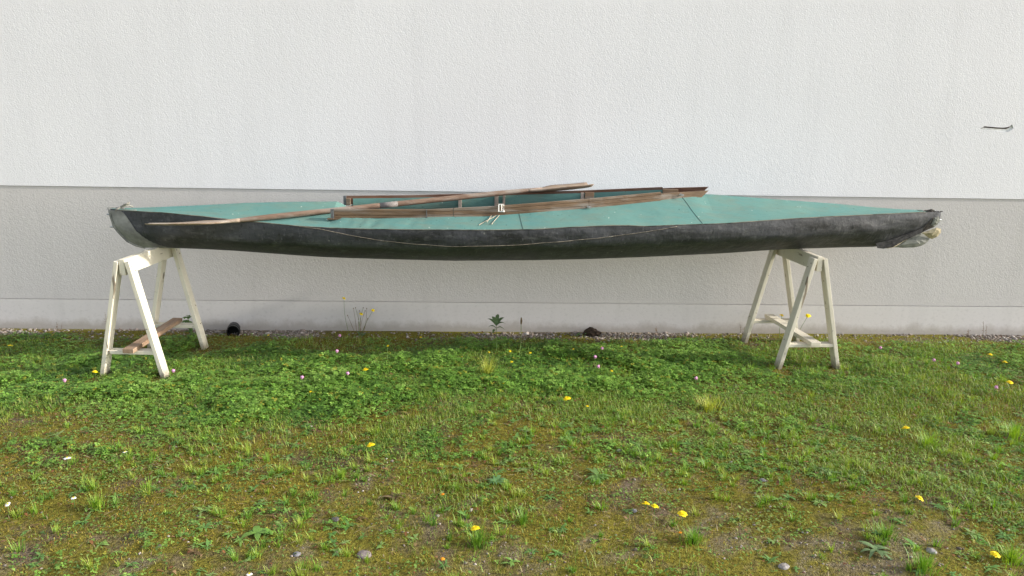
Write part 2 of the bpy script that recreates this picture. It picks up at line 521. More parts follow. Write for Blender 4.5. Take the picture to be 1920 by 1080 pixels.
def build_ground():
    xs = np.concatenate([-np.geomspace(250, 5.2, 22), np.arange(-5.0, 5.001, 0.04), np.geomspace(5.2, 250, 22)])
    ys = np.concatenate([-np.geomspace(250, 0.1, 24), np.arange(0.0, 1.8, 0.1), np.arange(1.8, 5.6, 0.035), np.geomspace(5.7, 250, 16)])
    X, Y = np.meshgrid(xs, ys)
    Z = gh(X, Y)
    V = np.stack([X, Y, Z], -1).reshape(-1, 3)
    r, c = X.shape
    i = np.arange(r - 1)[:, None] * c + np.arange(c - 1)[None, :]
    F = np.stack([i, i + 1, i + c + 1, i + c], -1).reshape(-1, 4)
    gd = np.clip(gravel_density(V[:, 0], V[:, 1]), 0, 1) * (np.abs(V[:, 0]) < 12) * (V[:, 1] < 6) * (V[:, 1] > 1)
    o = tint_mesh('ground', V, F, np.stack([gd] * 3, -1), M_GROUND, smooth=True)
    tag(o, 'mossy weedy ground in front of the wall', None, None, 'structure')
build_ground()

# ------------------------------------------------------------------ wall
Z1, Z2 = 1.017, 0.207
wall = empty('house_wall', (0, WALL_Y, 0), 'rendered house wall, white above, grey band and pale plinth below', 'wall')
tag(wall, kind='thing')
gouge_px = [(3.520, 1.513), (3.545, 1.530), (3.585, 1.528), (3.640, 1.524), (3.685, 1.523), (3.715, 1.527), (3.735, 1.536), (3.744, 1.549), (3.752, 1.535),
            (3.760, 1.519), (3.748, 1.508), (3.722, 1.494), (3.690, 1.494), (3.672, 1.496), (3.650, 1.497), (3.612, 1.503), (3.600, 1.508), (3.570, 1.505), (3.545, 1.504), (3.532, 1.511)]
def build_wall():
    X0, X1, T = -14.0, 14.0, 6.5
    # upper slab with a real gouge cut in it
    outer = [(X0, Z1), (X1, Z1), (X1, T), (X0, T)]
    hole = gouge_px
    loops = [[Vector((x, z, 0)) for x, z in outer], [Vector((x, z, 0)) for x, z in hole]]
    tris = tessellate_polygon(loops)
    pts = [(x, WALL_Y, z) for x, z in outer] + [(x, WALL_Y, z) for x, z in hole]
    V = list(pts); F = [tuple(t) for t in tris]
    nb = len(V)
    V += [(x, WALL_Y + 0.35, z) for x, z in outer]
    F += [(nb + 0, nb + 3, nb + 2, nb + 1)]
    for i in range(4):
        j = (i + 1) % 4
        F.append((i, nb + i, nb + j, j))
    up = mesh_obj('upper_render', V, F, M_WHITE, wall)
    bmh = bmesh.new(); bmh.from_mesh(up.data); bmesh.ops.recalc_face_normals(bmh, faces=bmh.faces); bmh.to_mesh(up.data); bmh.free()
    # pocket of the gouge
    rng = random.Random(4)
    cx = sum(p[0] for p in hole) / len(hole); cz = sum(p[1] for p in hole) / len(hole)
    k = len(hole)
    V = [(x, WALL_Y + 0.001, z) for x, z in hole]
    V += [(cx + (x - cx) * 0.97, WALL_Y + 0.014 + rng.uniform(-.003, .003), z + (0.004 if z > 1.515 else 0.0)) for x, z in hole]
    F = [(i, (i + 1) % k, k + (i + 1) % k, k + i) for i in range(k)]
    t2 = tessellate_polygon([[Vector((v[0], v[2], 0)) for v in V[k:]]])
    F += [tuple(k + a for a in t) for t in t2]
    g = mesh_obj('gouge', V, F, M_GOUGE, wall)
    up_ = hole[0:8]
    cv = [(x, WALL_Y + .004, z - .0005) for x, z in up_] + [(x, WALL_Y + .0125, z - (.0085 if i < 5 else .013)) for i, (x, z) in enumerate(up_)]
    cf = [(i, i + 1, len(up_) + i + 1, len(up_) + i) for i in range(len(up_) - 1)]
    mesh_obj('gouge_lip_shade', cv, cf, mat_plain('painted_lip_shade', (.055, .035, .035), .95, 0, .5, 80), g)  # shade under the upper lip, painted as a dark strip inside the gouge
    g['label'] = 'ragged horizontal gouge broken into the white render'
    MB().box((X0, WALL_Y + 0.006, Z2 + 0.005), (X1, WALL_Y + 0.34, Z1 - 0.002)).build('grey_band', M_GREY, wall)
    MB().box((X0, WALL_Y + 0.003, -0.4), (X1, WALL_Y + 0.33, Z2)).build('plinth', M_PLINTH, wall)
    MB().box((X0, WALL_Y + 0.016, Z2 + 0.0005), (X1, WALL_Y + 0.32, Z2 + 0.0045)).build('joint', M_GREY, wall)
build_wall()

M_RUST = mat_plain('rusty_nail', (.10, .05, .03), .8, .2, .4)
# ------------------------------------------------------------------ trestles
def trestle(x, y, rot, ht, mat, beamM, braceM, label, lean, a=0.194):
    c, s = math.cos(rot), math.sin(rot)
    root = empty('trestle', (x, y, 0), label, 'trestle', 'trestles carrying the boat')
    def W(p):
        return Vector((x + c * p[0] - s * p[1], y + s * p[0] + c * p[1], p[2]))
    ex = Vector((c, s, 0)); ey = Vector((-s, c, 0)); ez = Vector((0, 0, 1))
    MB().bar(W((0, -0.318, ht - 0.046)), W((0, 0.312, ht - 0.046)), ex, ez, 0.017, 0.046).build('beam', beamM, root, bevel=0.003)
    b = 0.290
    for sy in (-1, 1):
        for sx in (-1, 1):
            top = W((sx * 0.030, sy * b, ht - 0.012)); foot = W((sx * (a - 0.008), sy * b, -0.03))
            d = (top - foot).normalized()
            nx = ey.cross(d).normalized()
            lg = MB().bar(foot, top, nx, ey, 0.0125, 0.034).build('leg', mat, root, bevel=0.003)
            out = nx if nx.x * sx > 0 else -nx
            for (dn, de) in ((.035, -.014), (.062, .012), (.545, .010)):
                p = top - d * dn + ey * de + out * .0115
                MB().tube([p, p + out * .0022], .0038, 8).build('nail', M_RUST, lg)
        zs = 0.150
        hw = 0.030 + (a - 0.038) * (ht - 0.012 - zs) / (ht) - 0.006
        MB().bar(W((-hw, sy * b, zs)), W((hw, sy * b, zs)), ey, ez, 0.030, 0.0105).build('stretcher', mat, root, bevel=0.002)
    zb = 0.150 + 0.0105 + 0.0135
    MB().bar(W((lean, -b - 0.075, zb)), W((-lean, b + 0.055, zb)), ex, ez, 0.032, 0.013).build('brace', braceM, root, bevel=0.003)
    # nail heads on the legs' upper faces
    return root
trestle(-2.052, 4.569, -0.038, 0.703, M_CREAM, M_CREAMY, M_RAW, 'cream painted wooden trestle with a raw brown brace board', 0.012)
trestle(2.065, 4.794, 0.032, 0.722, M_BEIGE, M_BEIGEY, M_BEIGEY, 'beige painted wooden trestle with a beige brace board', 0.006, 0.206)

# ------------------------------------------------------------------ kayak
XL, XR = -2.308, 2.997
def yk(x): return 4.69 + 0.0246 * (x + 2.02)
def tb(pts):
    a = np.array(pts); return lambda x: float(np.interp(x, a[:, 0], a[:, 1]))
_hb = lambda x: 0.010 + 0.36 * max(0.0, math.sin(math.pi * min(1, max(0, (x - XL) / (XR - XL))))) ** 0.8
hb = _hb
zg = tb([(-2.308, .942), (-2.284, .938), (-2.113, .933), (-1.955, .932), (-1.70, .919), (-1.536, .906), (-1.281, .89), (-1.1, .878), (-.908, .872), (-.645, .871),
         (-.317, .874), (.009, .878), (.287, .884), (.489, .898), (.755, .911), (.86, .911), (.96, .906), (1.164, .914), (1.46, .922), (1.614, .932), (1.842, .945),
         (2.135, .958), (2.441, .966), (2.831, .975), (2.997, .976)])
zc = tb([(-2.308, .86), (-2.2, .82), (-1.979, .797), (-1.54, .78), (-1.113, .775), (-.651, .771), (-.345, .771), (.291, .790), (.709, .803), (1.171, .814),
         (1.614, .833), (1.976, .846), (2.464, .862), (2.7, .885), (2.997, .94)])
zkeel = tb([(-2.308, .930), (-2.302, .905), (-2.298, .888), (-2.286, .829), (-2.264, .797), (-2.219, .744), (-2.172, .718), (-2.124, .704), (-2.05, .700), (-1.9, .698), (-1.581, .688),
            (-1.31, .674), (-1.02, .660), (-.677, .650), (-.194, .641), (.306, .648), (.663, .657), (1.017, .672), (1.468, .696), (2.044, .7205), (2.40, .734),
            (2.583, .738), (2.753, .792), (2.872, .830), (2.95, .872), (2.997, .90)])
_zk0 = zkeel
zkeel = lambda x: _zk0(x) - 0.013 * float(sstep(-1.9, -0.9, x)) * (1 - float(sstep(1.45, 2.0, x)))
zr = tb([(-2.308, .945), (-2.19, .942), (-2.006, .951), (-1.78, .963), (-1.493, .981), (-1.206, .991), (-.87, .997), (-.5, 1.0), (1.30, 1.072), (1.446, 1.067), (1.548, 1.061),
         (1.938, 1.036), (2.285, 1.015), (2.521, .996), (2.865, .975), (2.997, .974)])
kayak = empty('folding_kayak', (0.34, yk(0.34), 0.641), 'long old folding kayak, green canvas deck and black rubber hull, on two trestles', 'kayak')

def section(x, n1=6, n2=7):
    """near-side half section from gunwale to keel: list of (offset, z)"""
    h = hb(x); g = zg(x); k = min(zkeel(x), g - 0.004); c = max(zc(x), k + 0.30 * (g - k))
    c = min(c, g - 0.2 * (g - k))
    out = []
    for i in range(n1 + 1):
        t = i / n1
        out.append((h * (1 - 0.045 * t + 0.02 * math.sin(math.pi * t)), g + (c - g) * t))
    for i in range(1, n2 + 1):
        t = i / n2
        w = (1 - t) ** 0.85 if t < 1 else 0
        out.append((h * 0.955 * w, c + (k - c) * (t ** 0.82)))
    return out

def hull_off(x, z):
    s = section(x, 24, 24)
    zz = [p[1] for p in s][::-1]; oo = [p[0] for p in s][::-1]
    return float(np.interp(z, zz, oo))

def wr(x, z, a=0.009):
    return (float(fbm(x * 2.2, z * 9 + 3, 5, 3)) - 0.5) * 2 * a + (float(fbm(x * 9, z * 16 + 7, 8, 2)) - 0.5) * a

st = sorted(set([XL, -2.306, -2.302, -2.298, -2.292, -2.286, -2.275, -2.264, -2.24, -2.219, -2.195, -2.172, -2.148, -2.124, -2.09]
                + list(np.arange(-2.05, 2.54, 0.035)) + list(np.arange(2.55, 2.99, 0.02)) + [XR]))
def build_hull():
    P = []
    for x in st:
        s = section(x)
        row = []
        taper = min(1, hb(x) / 0.12)
        for (o, z) in s:
            t = (s[0][1] - z) / max(1e-4, s[0][1] - s[-1][1])
            w = wr(x, z) * taper * (math.sin(math.pi * min(1, t * 1.05)) if t < 1 else 0)
            row.append((x, yk(x) - o - w, z))
        far = [(x, yk(x) + o, z) for (o, z) in s[:-1]][::-1]
        P.append(row + far)
    MB().grid(P).build('hull', M_RUBBER, kayak, smooth=True, solid=0.004)
build_hull()

# coaming half width and board edges along the cockpit
cw = tb([(-.93, .195), (-.3, .225), (.3, .215), (.7, .17), (1.1, .10), (1.43, .028)])
ntop = tb([(-.93, .974), (-.345, .983), (.008, 1.002), (.293, 1.025), (.637, 1.053), (1.10, 1.091), (1.43, 1.107)])
nbot = tb([(-.93, .922), (-.345, .928), (.009, .941), (.294, .965), (.633, .988), (1.12, 1.034), (1.376, 1.056)])
ftop = tb([(-.93, 1.016), (-.5, 1.022), (-.02, 1.039), (.651, 1.070), (1.16, 1.106), (1.44, 1.123)])
CX0, CX1 = -0.915, 1.40

def deck_z(x, o, side):
    """height of the canvas at offset o from the centre line"""
    h = max(hb(x), 1e-3); g = zg(x)
    t = min(1.0, max(0.0, (h - o) / h))
    zrear = g + (zr(x) - g) * t - 0.010 * math.sin(math.pi * t) * min(1, h / 0.2)
    z = zrear
    if -0.93 < x < 1.44:
        io = cw(x) + 0.004
        iz = (nbot(x) + 0.008) if side < 0 else ftop(x) - 0.055
        ti = min(1.0, (h - o) / max(1e-3, h - io))
        zs = g + (iz - g) * ti - 0.008 * math.sin(math.pi * ti)
        w = float(sstep(-0.93, -0.85, x)) * (1 - float(sstep(1.30, 1.44, x)))
        z = zrear * (1 - w) + zs * w
        if side < 0:
            z += math.exp(-((x + 0.66) / 0.26) ** 2) * 0.006 * math.sin(x * 46 + o * 30 + 3 * math.sin(x * 17)) * math.sin(math.pi * ti)
    z += (float(fbm(x * 3.1 + side * 7, o * 9, 12, 3)) - 0.5) * 0.012 * math.sin(math.pi * min(1, t * 1.3)) * min(1, h / 0.15)
    return z + 0.003

def deck_rows(xs, side, inner):
    P = []
    for x in xs:
        h = hb(x); io = inner(x)
        P.append([(x, yk(x) + side * (h + (io - h) * i / 14), deck_z(x, h + (io - h) * i / 14, side)) for i in range(15)])
    return P

def build_deck():
    for nm, xs in (('rear_deck', np.linspace(-2.295, -0.93, 42)), ('fore_deck', np.linspace(1.42, 2.90, 46))):
        a = deck_rows(xs, -1, lambda x: 0.0); b = deck_rows(xs, 1, lambda x: 0.0)
        MB().grid([ra + rb[::-1][1:] for ra, rb in zip(a, b)]).build(nm, M_CANVAS, kayak, smooth=True, solid=0.002)
    xs = np.linspace(-0.93, 1.42, 90)
    inn = lambda x: (cw(x) + 0.004) * (1 - float(sstep(1.36, 1.42, x)))
    MB().grid(deck_rows(xs, -1, inn)).build('side_deck', M_CANVAS, kayak, smooth=True, solid=0.002)
    MB().grid(deck_rows(xs, 1, inn)).build('side_deck', M_CANVAS, kayak, smooth=True, solid=0.002)
    # canvas apron dropping from the rear deck into the cockpit
    P = []
    for i in range(7):
        t = i / 6
        P.append([(-0.93 + .16 * t, yk(-.93) + o, deck_z(-0.9301, abs(o), -1 if o < 0 else 1) - .13 * t ** 1.5) for o in np.linspace(-.215, .215, 15)])
    MB().grid(P).build('cockpit_apron', M_CANVAS, kayak, smooth=True, solid=0.002)
    # green lining inside the far coaming
    P = [[(x, yk(x) + cw(x) - 0.009, ftop(x) - 0.016), (x, yk(x) + cw(x) - 0.011 - 0.002 * math.sin(x * 23), ftop(x) - 0.04), (x, yk(x) + cw(x) - 0.009, ftop(x) - 0.085),
          (x, yk(x) + cw(x) + 0.03, ftop(x) - 0.14)] for x in np.linspace(-0.86, 1.22, 40)]
    MB().grid(P).build('coaming_lining', M_CANVAS, kayak, smooth=True, solid=0.002)
build_deck()

def board(x0, x1, off, top, bot, th, mat, name='coaming_board', side=-1, cut=0.0, grooves=True, n=14):
    """a curved board following the coaming line; grooved face outward"""
    prof = [(.05, 0), (0, .05), (0, .25), (.16, .28), (.16, .32), (0, .35), (0, .645), (.16, .675), (.16, .715), (0, .745), (0, .95), (.05, 1.0), (1, 1.0), (1, 0)] if grooves else [(0, 0), (0, 1), (1, 1), (1, 0)]
    P = []
    xs = np.linspace(x0, x1, n)
    for x in xs:
        row = []
        for (d, t) in prof:
            xx = x - cut * (1 - t) * (x - x0) / (x1 - x0)
            o = off(xx) + th * (0.5 - d)
            row.append(Vector((xx, yk(xx) + side * o, bot(xx) + (top(xx) - bot(xx)) * t)))
        P.append(row)
    k = len(prof)
    m = MB()
    V = [p for r in P for p in r]
    F = [(i * k + j, i * k + (j + 1) % k, (i + 1) * k + (j + 1) % k, (i + 1) * k + j) for i in range(n - 1) for j in range(k)]
    F += [tuple(range(k))[::-1], tuple((n - 1) * k + j for j in range(k))]
    m.add(V, F)
    return m.build(name, mat, kayak)

def build_coaming():
    board(-0.905, -0.352, lambda x: cw(x) + 0.006, ntop, nbot, 0.020, M_COAM)
    board(-0.350, -0.190, lambda x: cw(x) + 0.004, lambda x: ntop(x) - .001, lambda x: nbot(x) + .001, 0.018, M_COAM)
    board(-0.188, 0.636, lambda x: cw(x) + 0.005, ntop, nbot, 0.018, M_COAM, n=24)
    board(0.638, 1.100, lambda x: cw(x) + 0.004, ntop, lambda x: nbot(x) + .004, 0.018, M_COAM)
    board(1.101, 1.425, lambda x: cw(x) + 0.002, lambda x: ntop(x) - .009, nbot, 0.014, M_COAM, cut=0.045, grooves=False)
    # end plate on the near board
    x = -0.925
    MB().box((x, yk(x) - cw(x) - 0.022, nbot(x) - 0.002), (x + 0.019, yk(x) - cw(x) + 0.010, ntop(x) + 0.001)).build('end_plate', M_ZINC, kayak, bevel=0.001)
    m = MB(); x = -0.353
    m.box((x, yk(x) - cw(x) - 0.0185, nbot(x) + 0.001), (x + 0.005, yk(x) - cw(x) - 0.008, ntop(x) + 0.0008)).build('joint_strip', M_ZINC, kayak)
    # a batten that lifts the canvas under the near board's aft end
    MB().bar((-0.945, yk(-.945) - .205, .917), (-0.865, yk(-.865) - .208, .917), (0, 1, 0), (0, 0, 1), 0.012, 0.004).build('batten', M_COAM, kayak)
    # far boards
    board(-0.905, -0.13, lambda x: cw(x) + 0.004, ftop, lambda x: ftop(x) - .055, 0.018, M_COAMD, side=1, grooves=False)
    board(-0.128, 1.155, lambda x: cw(x) + 0.004, ftop, lambda x: ftop(x) - .055, 0.018, M_COAMD, side=1, grooves=False, n=26)
    board(1.156, 1.440, lambda x: cw(x) + 0.004, lambda x: ftop(x) - .007, lambda x: ftop(x) - .055, 0.014, M_COAMD, side=1, cut=0.045, grooves=False)
    x = -0.915
    MB().box((x - .006, yk(x) + cw(x) - 0.014, ftop(x) - .060), (x + 0.012, yk(x) + cw(x) + 0.016, ftop(x) + 0.001)).build('end_plate', M_ZINC, kayak, bevel=0.001)
    MB().box((x + .013, yk(x) + cw(x) - 0.024, ftop(x) - .060), (x + 0.040, yk(x) + cw(x) - 0.006, ftop(x) - 0.013)).build('corner_block', M_COAM, kayak, bevel=0.002)
    # frame ribs standing inside the far coaming
    for (x, w) in ((-0.165, .011), (.075, .013), (.125, .008), (.640, .011), (.685, .030), (1.20, .05)):
        y = yk(x) + cw(x) - 0.022
        MB().box((x - w, y - 0.007, ftop(x) - 0.16 if w < .02 else ftop(x) - .050), (x + w, y + 0.007, ftop(x) - 0.012)).build('frame_rib', M_RIB if w < .02 else M_COAM, kayak, bevel=0.002)
    # floor boards far down in the hull
    for i in range(5):
        yo = -0.12 + i * 0.06
        MB().box((-0.9, yk(0.2) + yo - 0.026, 0.735), (1.2, yk(0.2) + yo + 0.026, 0.743)).build('floor_board', M_COAMD, kayak)
    # wing nuts
    for (x, t) in ((.637, .22), (1.235, .55)):
        z = nbot(x) + (ntop(x) - nbot(x)) * t; y = yk(x) - cw(x) - 0.018
        m = MB().tube([(x, y + .006, z), (x, y - .014, z)], .0055, 8)
        m.bar((x - .013, y - .009, z + .004), (x + .013, y - .009, z - .003), (0, 1, 0), (0.2, 0, 1), .002, .006)
        m.build('wing_nut', M_METAL, kayak)
build_coaming()

def build_kayak_bits():
    # seam cord sagging along the near side
    pts = [(-1.10, .876), (-.975, .868), (-.79, .832), (-.60, .803), (-.39, .786), (-.19, .775), (.01, .783), (.16, .787), (.45, .812), (.70, .839), (.92, .868), (1.05, .888), (1.155, .908)]
    xs = [p[0] for p in pts]; zs = [p[1] for p in pts]
    P = []
    for x in np.linspace(-1.10, 1.155, 150):
        z = float(np.interp(x, xs, zs)) + 0.003 * (float(fbm(x * 14, 0, 4, 2)) - 0.5)
        P.append((x, yk(x) - hull_off(x, z) - wr(x, z) - 0.0045, z))
    MB().tube(P, 0.0017, 6).build('seam_cord', M_CORD, kayak, smooth=True)
    # welt along the canvas edge
    P = [(x, yk(x) - hb(x) - 0.002, zg(x) + 0.0015) for x in np.linspace(-2.26, 2.86, 170)]
    MB().tube(P, 0.0024, 6).build('gunwale_welt', M_WELT, kayak, smooth=True)
    # dark threads across the side deck
    for (x0, x1) in ((.205, .225), (1.245, 1.315)):
        P = []
        for t in np.linspace(0.0, 1, 16):
            x = x0 + (x1 - x0) * t ** 0.8
            o = hb(x) + (cw(x) + .006 - hb(x)) * (1 - t)
            P.append((x, yk(x) - o, deck_z(x, o, -1) + 0.0022))
        MB().tube(P, 0.0011, 5).build('deck_thread', M_THREAD, kayak)
    # straps under the near board and the buckle hung over it
    for (x0, z0, x1, z1) in ((.038, .948, .012, .917), (.066, .950, -.035, .902), (.086, .952, .040, .907)):
        P = []
        for t in np.linspace(0, 1, 8):
            x = x0 + (x1 - x0) * t
            z = z0 + (z1 - z0) * (t ** 0.8)
            P.append((x, yk(x) - cw(x) - 0.022 - 0.075 * t, z + .004 * math.sin(math.pi * t)))
        MB().tube(P, 0.0023, 6).build('tie_cord', M_ROPE, kayak)
    x = .098; y = yk(x) - cw(x) - 0.024; z = ntop(x)
    b = MB()
    w, hgt, zt = .0155, .043, z + .008
    b.tube([(x - w, y, zt), (x + w, y, zt), (x + w, y - .003, zt - hgt), (x - w, y - .003, zt - hgt), (x - w, y, zt)], [.0032, .0032, .0048, .0048, .0032], 6)
    b.tube([(x + .001, y - .004, zt), (x + .003, y - .006, zt - hgt + .006)], .0028, 6)
    b.build('buckle', M_BRIGHT, kayak)
    P = [(x - .013, y + .034, z + .004), (x - .008, y + .015, z + .009), (x, y + .003, z + .010), (x + .001, y + .0005, z - .004)]
    m = MB()
    m.grid([[Vector(p) + Vector((-.016, 0, 0)), Vector(p) + Vector((.016, 0, 0))] for p in P])
    m.build('strap', M_ROPE, kayak, solid=.003)
    # --- stern: grey stem patch on both sides
    for side in (-1, 1):
        rows = []
        for i in range(17):
            t = i / 16
            row = []
            for j in range(13):
                u = j / 12
                # right edge runs from the deck down and aft
                zt = .934 - t * (.934 - .7005)
                xr_ = float(np.interp(zt, [.70, .72, .757, .815, .87, .915, .934], [-1.945, -2.02, -2.075, -2.135, -2.170, -2.20, -2.225]))
                xl_ = float(np.interp(zt, [.702, .718, .744, .797, .829, .888, .905, .93], [-2.12, -2.168, -2.215, -2.262, -2.284, -2.297, -2.302, -2.306]))
                x = xl_ + (xr_ - xl_) * u
                o = hull_off(x, zt) + wr(x, zt) * min(1, hb(x) / .12) * .5
                row.append((x, yk(x) + side * (o + 0.0045), zt))
            rows.append(row)
        MB().grid(rows).build('stem_patch', M_STEM, kayak, smooth=True, solid=.003)
    # stem bar and two rudder pins
    prof = [(-2.312, .948), (-2.304, .890), (-2.292, .829), (-2.270, .795), (-2.224, .740), (-2.175, .713), (-2.12, .698)]
    MB().tube([(x, yk(x), z) for x, z in prof], [.014, .013, .012, .010, .009, .008, .007], 8).build('stem_bar', M_STEM, kayak, smooth=True)
    for z, xx in ((.905, -2.305), (.828, -2.292)):
        MB().tube([(xx + .02, yk(xx), z), (xx - .028, yk(xx), z)], .0055, 8).build('rudder_pin', M_METAL, kayak)
    # zinc cap and rope knot on the stern
    m = MB()
    m.grid([[(x, yk(x) - 0.016 - (x + 2.31) * .12, .935), (x, yk(x) - 0.010, .952 - (x + 2.31) * .06), (x, yk(x) + 0.010, .952 - (x + 2.31) * .06), (x, yk(x) + 0.016 + (x + 2.31) * .12, .935)] for x in (-2.312, -2.28, -2.25, -2.22)])
    m.build('stern_cap', M_STEM, kayak, solid=.003)
    m = MB()
    y0 = yk(-2.21)
    m.tube([(-2.265, y0 - .035, .93), (-2.25, y0 - .03, .945), (-2.225, y0 - .01, .958), (-2.20, y0 + .012, .960), (-2.185, y0 + .03, .95)], .0055, 7)
    m.tube([(-2.235, y0 - .02, .953), (-2.215, y0 - .015, .968), (-2.196, y0 - .01, .972), (-2.185, y0 - .012, .982)], .006, 7)
    m.tube([(-2.232, y0 + .01, .955), (-2.214, y0 - .018, .966), (-2.20, y0 - .022, .972), (-2.19, y0 - .02, .978)], .005, 7)
    m.tube([(-2.23, y0 - .028, .943), (-2.20, y0 - .034, .940), (-2.165, y0 - .045, .938), (-2.13, y0 - .05, .939)], .0032, 6)
    m.build('rope_knot', M_GROPE, kayak, smooth=True)
    # --- bow: metal plate, pins, ragged wrap, torn flaps
    yb = yk(2.96)
    def sheet(poly, y0_, bul, name, mat, seed, solid=.0035, tw=0.0):
        rng = random.Random(seed)
        cx = sum(p[0] for p in poly) / len(poly); cz = sum(p[1] for p in poly) / len(poly)
        n = len(poly); V = []; F = []
        rings = (1.0, .66, .33)
        for r in rings:
            for (px, pz) in poly:
                x = cx + (px - cx) * r; z = cz + (pz - cz) * r
                V.append((x, y0_ - bul * (1 - r * r) + tw * (z - cz) + rng.uniform(-.003, .003), z))
        V.append((cx, y0_ - bul, cz))
        for k in range(2):
            for i in range(n):
                j = (i + 1) % n
                F.append((k * n + i, k * n + j, (k + 1) * n + j, (k + 1) * n + i))
        for i in range(n):
            F.append((2 * n + i, 2 * n + (i + 1) % n, 3 * n))
        return mesh_obj(name, V, F, mat, kayak, solid=solid)
    def PX(lst):   # bow outline measured on the boat's centre plane
        return [(2.997 + (a - 1762) * 0.00339, 0.971 - (b - 400) * 0.00347) for a, b in lst]
    sheet(PX([(1743, 399), (1752, 397), (1761, 400), (1760, 411), (1757, 421), (1752, 430), (1744, 431), (1741, 415)]), yb + .002, .004, 'bow_plate', M_METAL, 1, .010)
    MB().tube([(2.93, yb - .004, .958), (3.002, yb - .004, .957)], .005, 8).build('bow_pin', M_METAL, kayak)
    MB().tube([(2.96, yb - .002, .919), (3.012, yb - .002, .919)], .0065, 10).build('bow_pin', M_BRIGHT, kayak)
    w1 = sheet(PX([(1722, 399), (1733, 396), (1741, 394), (1748, 397), (1752, 404), (1757, 409), (1755, 420), (1750, 427), (1738, 432), (1728, 437), (1722, 436), (1727, 424), (1730, 410)]), yb - .022, .016, 'bow_wrap', M_RAG, 2, .005, .10)
    w1['label'] = 'ragged dark cloth wrapped round the bow'
    sheet(PX([(1744, 409), (1751, 406), (1755, 411), (1753, 421), (1746, 427), (1740, 423)]), yb - .046, .004, 'torn_lining', M_FLAP, 5, .003)
    f1 = sheet(PX([(1668, 466), (1690, 467), (1712, 466), (1726, 463), (1737, 457), (1742, 450), (1737, 444), (1728, 437), (1715, 440), (1700, 446), (1684, 455)]), yb - .036, .018, 'torn_flap', M_FLAP, 3, .004, .25)
    f1['label'] = 'torn grey rubber flap hanging below the bow'
    f2 = sheet(PX([(1721, 438), (1734, 433), (1748, 427), (1757, 430), (1759, 437), (1755, 445), (1747, 450), (1738, 447), (1729, 441)]), yb - .050, .014, 'canvas_tatter', M_TORN, 4, .003, -.3)
    f2['label'] = 'tattered beige canvas edge curling out of the torn bow'
    sheet(PX([(1648, 466), (1660, 461), (1676, 454), (1692, 448), (1700, 446), (1690, 453), (1678, 460), (1668, 466), (1656, 468)]), yb - .060, .004, 'canvas_tatter', M_TORN, 6, .003, .2)
    sheet(PX([(1630, 458), (1648, 455), (1668, 449), (1694, 440), (1724, 428), (1722, 437), (1692, 450), (1664, 465), (1646, 468), (1635, 467)]), yb - .066, .004, 'torn_hull_edge', M_RAGD, 8, .004, .2)
    m = MB(); rng = random.Random(9)
    for i in range(9):
        x = 2.87 + rng.random() * .12
        m.tube([(x, yb - .02, .972), (x + rng.uniform(-.02, .02), yb - .02 + rng.uniform(-.02, .02), .978 + rng.random() * .008), (x + rng.uniform(-.035, .035), yb + rng.uniform(-.03, .03), .974 + rng.random() * .009)], .0022, 5)
    m.build('frayed_threads', M_RAG, kayak)
build_kayak_bits()

# ------------------------------------------------------------------ paddle
def build_paddle():
    A = Vector((-1.0, 4.58, .950)); B = Vector((.35, 4.935, 1.074))
    d = (B - A).normalized()
    side = Vector((-d.y, d.x, 0)).normalized()
    up = side.cross(d) * -1
    if up.z < 0: up = -up
    L0 = (-1.935 - A.x) / d.x; L1 = (.705 - A.x) / d.x
    s0 = (-1.45 - A.x) / d.x; s1 = (.28 - A.x) / d.x
    root = empty('paddle', A + d * L0, 'double bladed wooden paddle lying slantwise across the kayak', 'paddle')
    n = 30
    pts = []; rs = []
    for i in range(n + 1):
        s = (s0 - .10) + (s1 - s0 + .2) * i / n
        pts.append(A + d * s)
        e = min(1, (i / n) / .12, (1 - i / n) / .12)
        rs.append(.0095 + .0075 * e)
    MB().tube(pts, rs, 12).build('shaft', M_PADDLE, root, smooth=True)
    sj = (-.60 - A.x) / d.x
    MB().tube([A + d * (sj - .055), A + d * (sj + .055)], .0176, 14).build('ferrule', M_FERR, root, smooth=True)
    for (sa, sb, cup, nm) in ((s0, L0, -1, 'blade'), (s1, L1, -1, 'blade')):
        R = []
        for i in range(22):
            t = i / 21
            s = sa + (sb - sa) * t
            hw = 0.012 + (0.074 - 0.012) * float(sstep(0, .42, t))
            if t > .93: hw *= 1 - .10 * ((t - .93) / .07) ** 2
            bend = 0.030 * t ** 2.2 if sb < sa else -.020 * math.sin(math.pi * .62 * t)
            th = .010 * (1 - t) + .0025
            row_t = []; row_b = []
            for j in range(9):
                v = j / 4 - 1
                c = A + d * s + side * hw * v + up * (bend - (.10 * hw * v * float(sstep(.15, .8, t)) if sb < sa else 0) + .024 * v * v * float(sstep(.1, .5, t)) * (1 if sb > sa else .3))
                row_t.append(c + up * th * (1 - .6 * v * v)); row_b.append(c - up * th * (1 - .6 * v * v))
            R.append(row_t + row_b[::-1])
        k = len(R[0]); V = [p for r in R for p in r]
        F = [(i * k + j, i * k + (j + 1) % k, (i + 1) * k + (j + 1) % k, (i + 1) * k + j) for i in range(len(R) - 1) for j in range(k)]
        F += [tuple(range(k))[::-1], tuple((len(R) - 1) * k + j for j in range(k))]
        mesh_obj(nm, V, F, M_BLADE, root, smooth=True)
build_paddle()

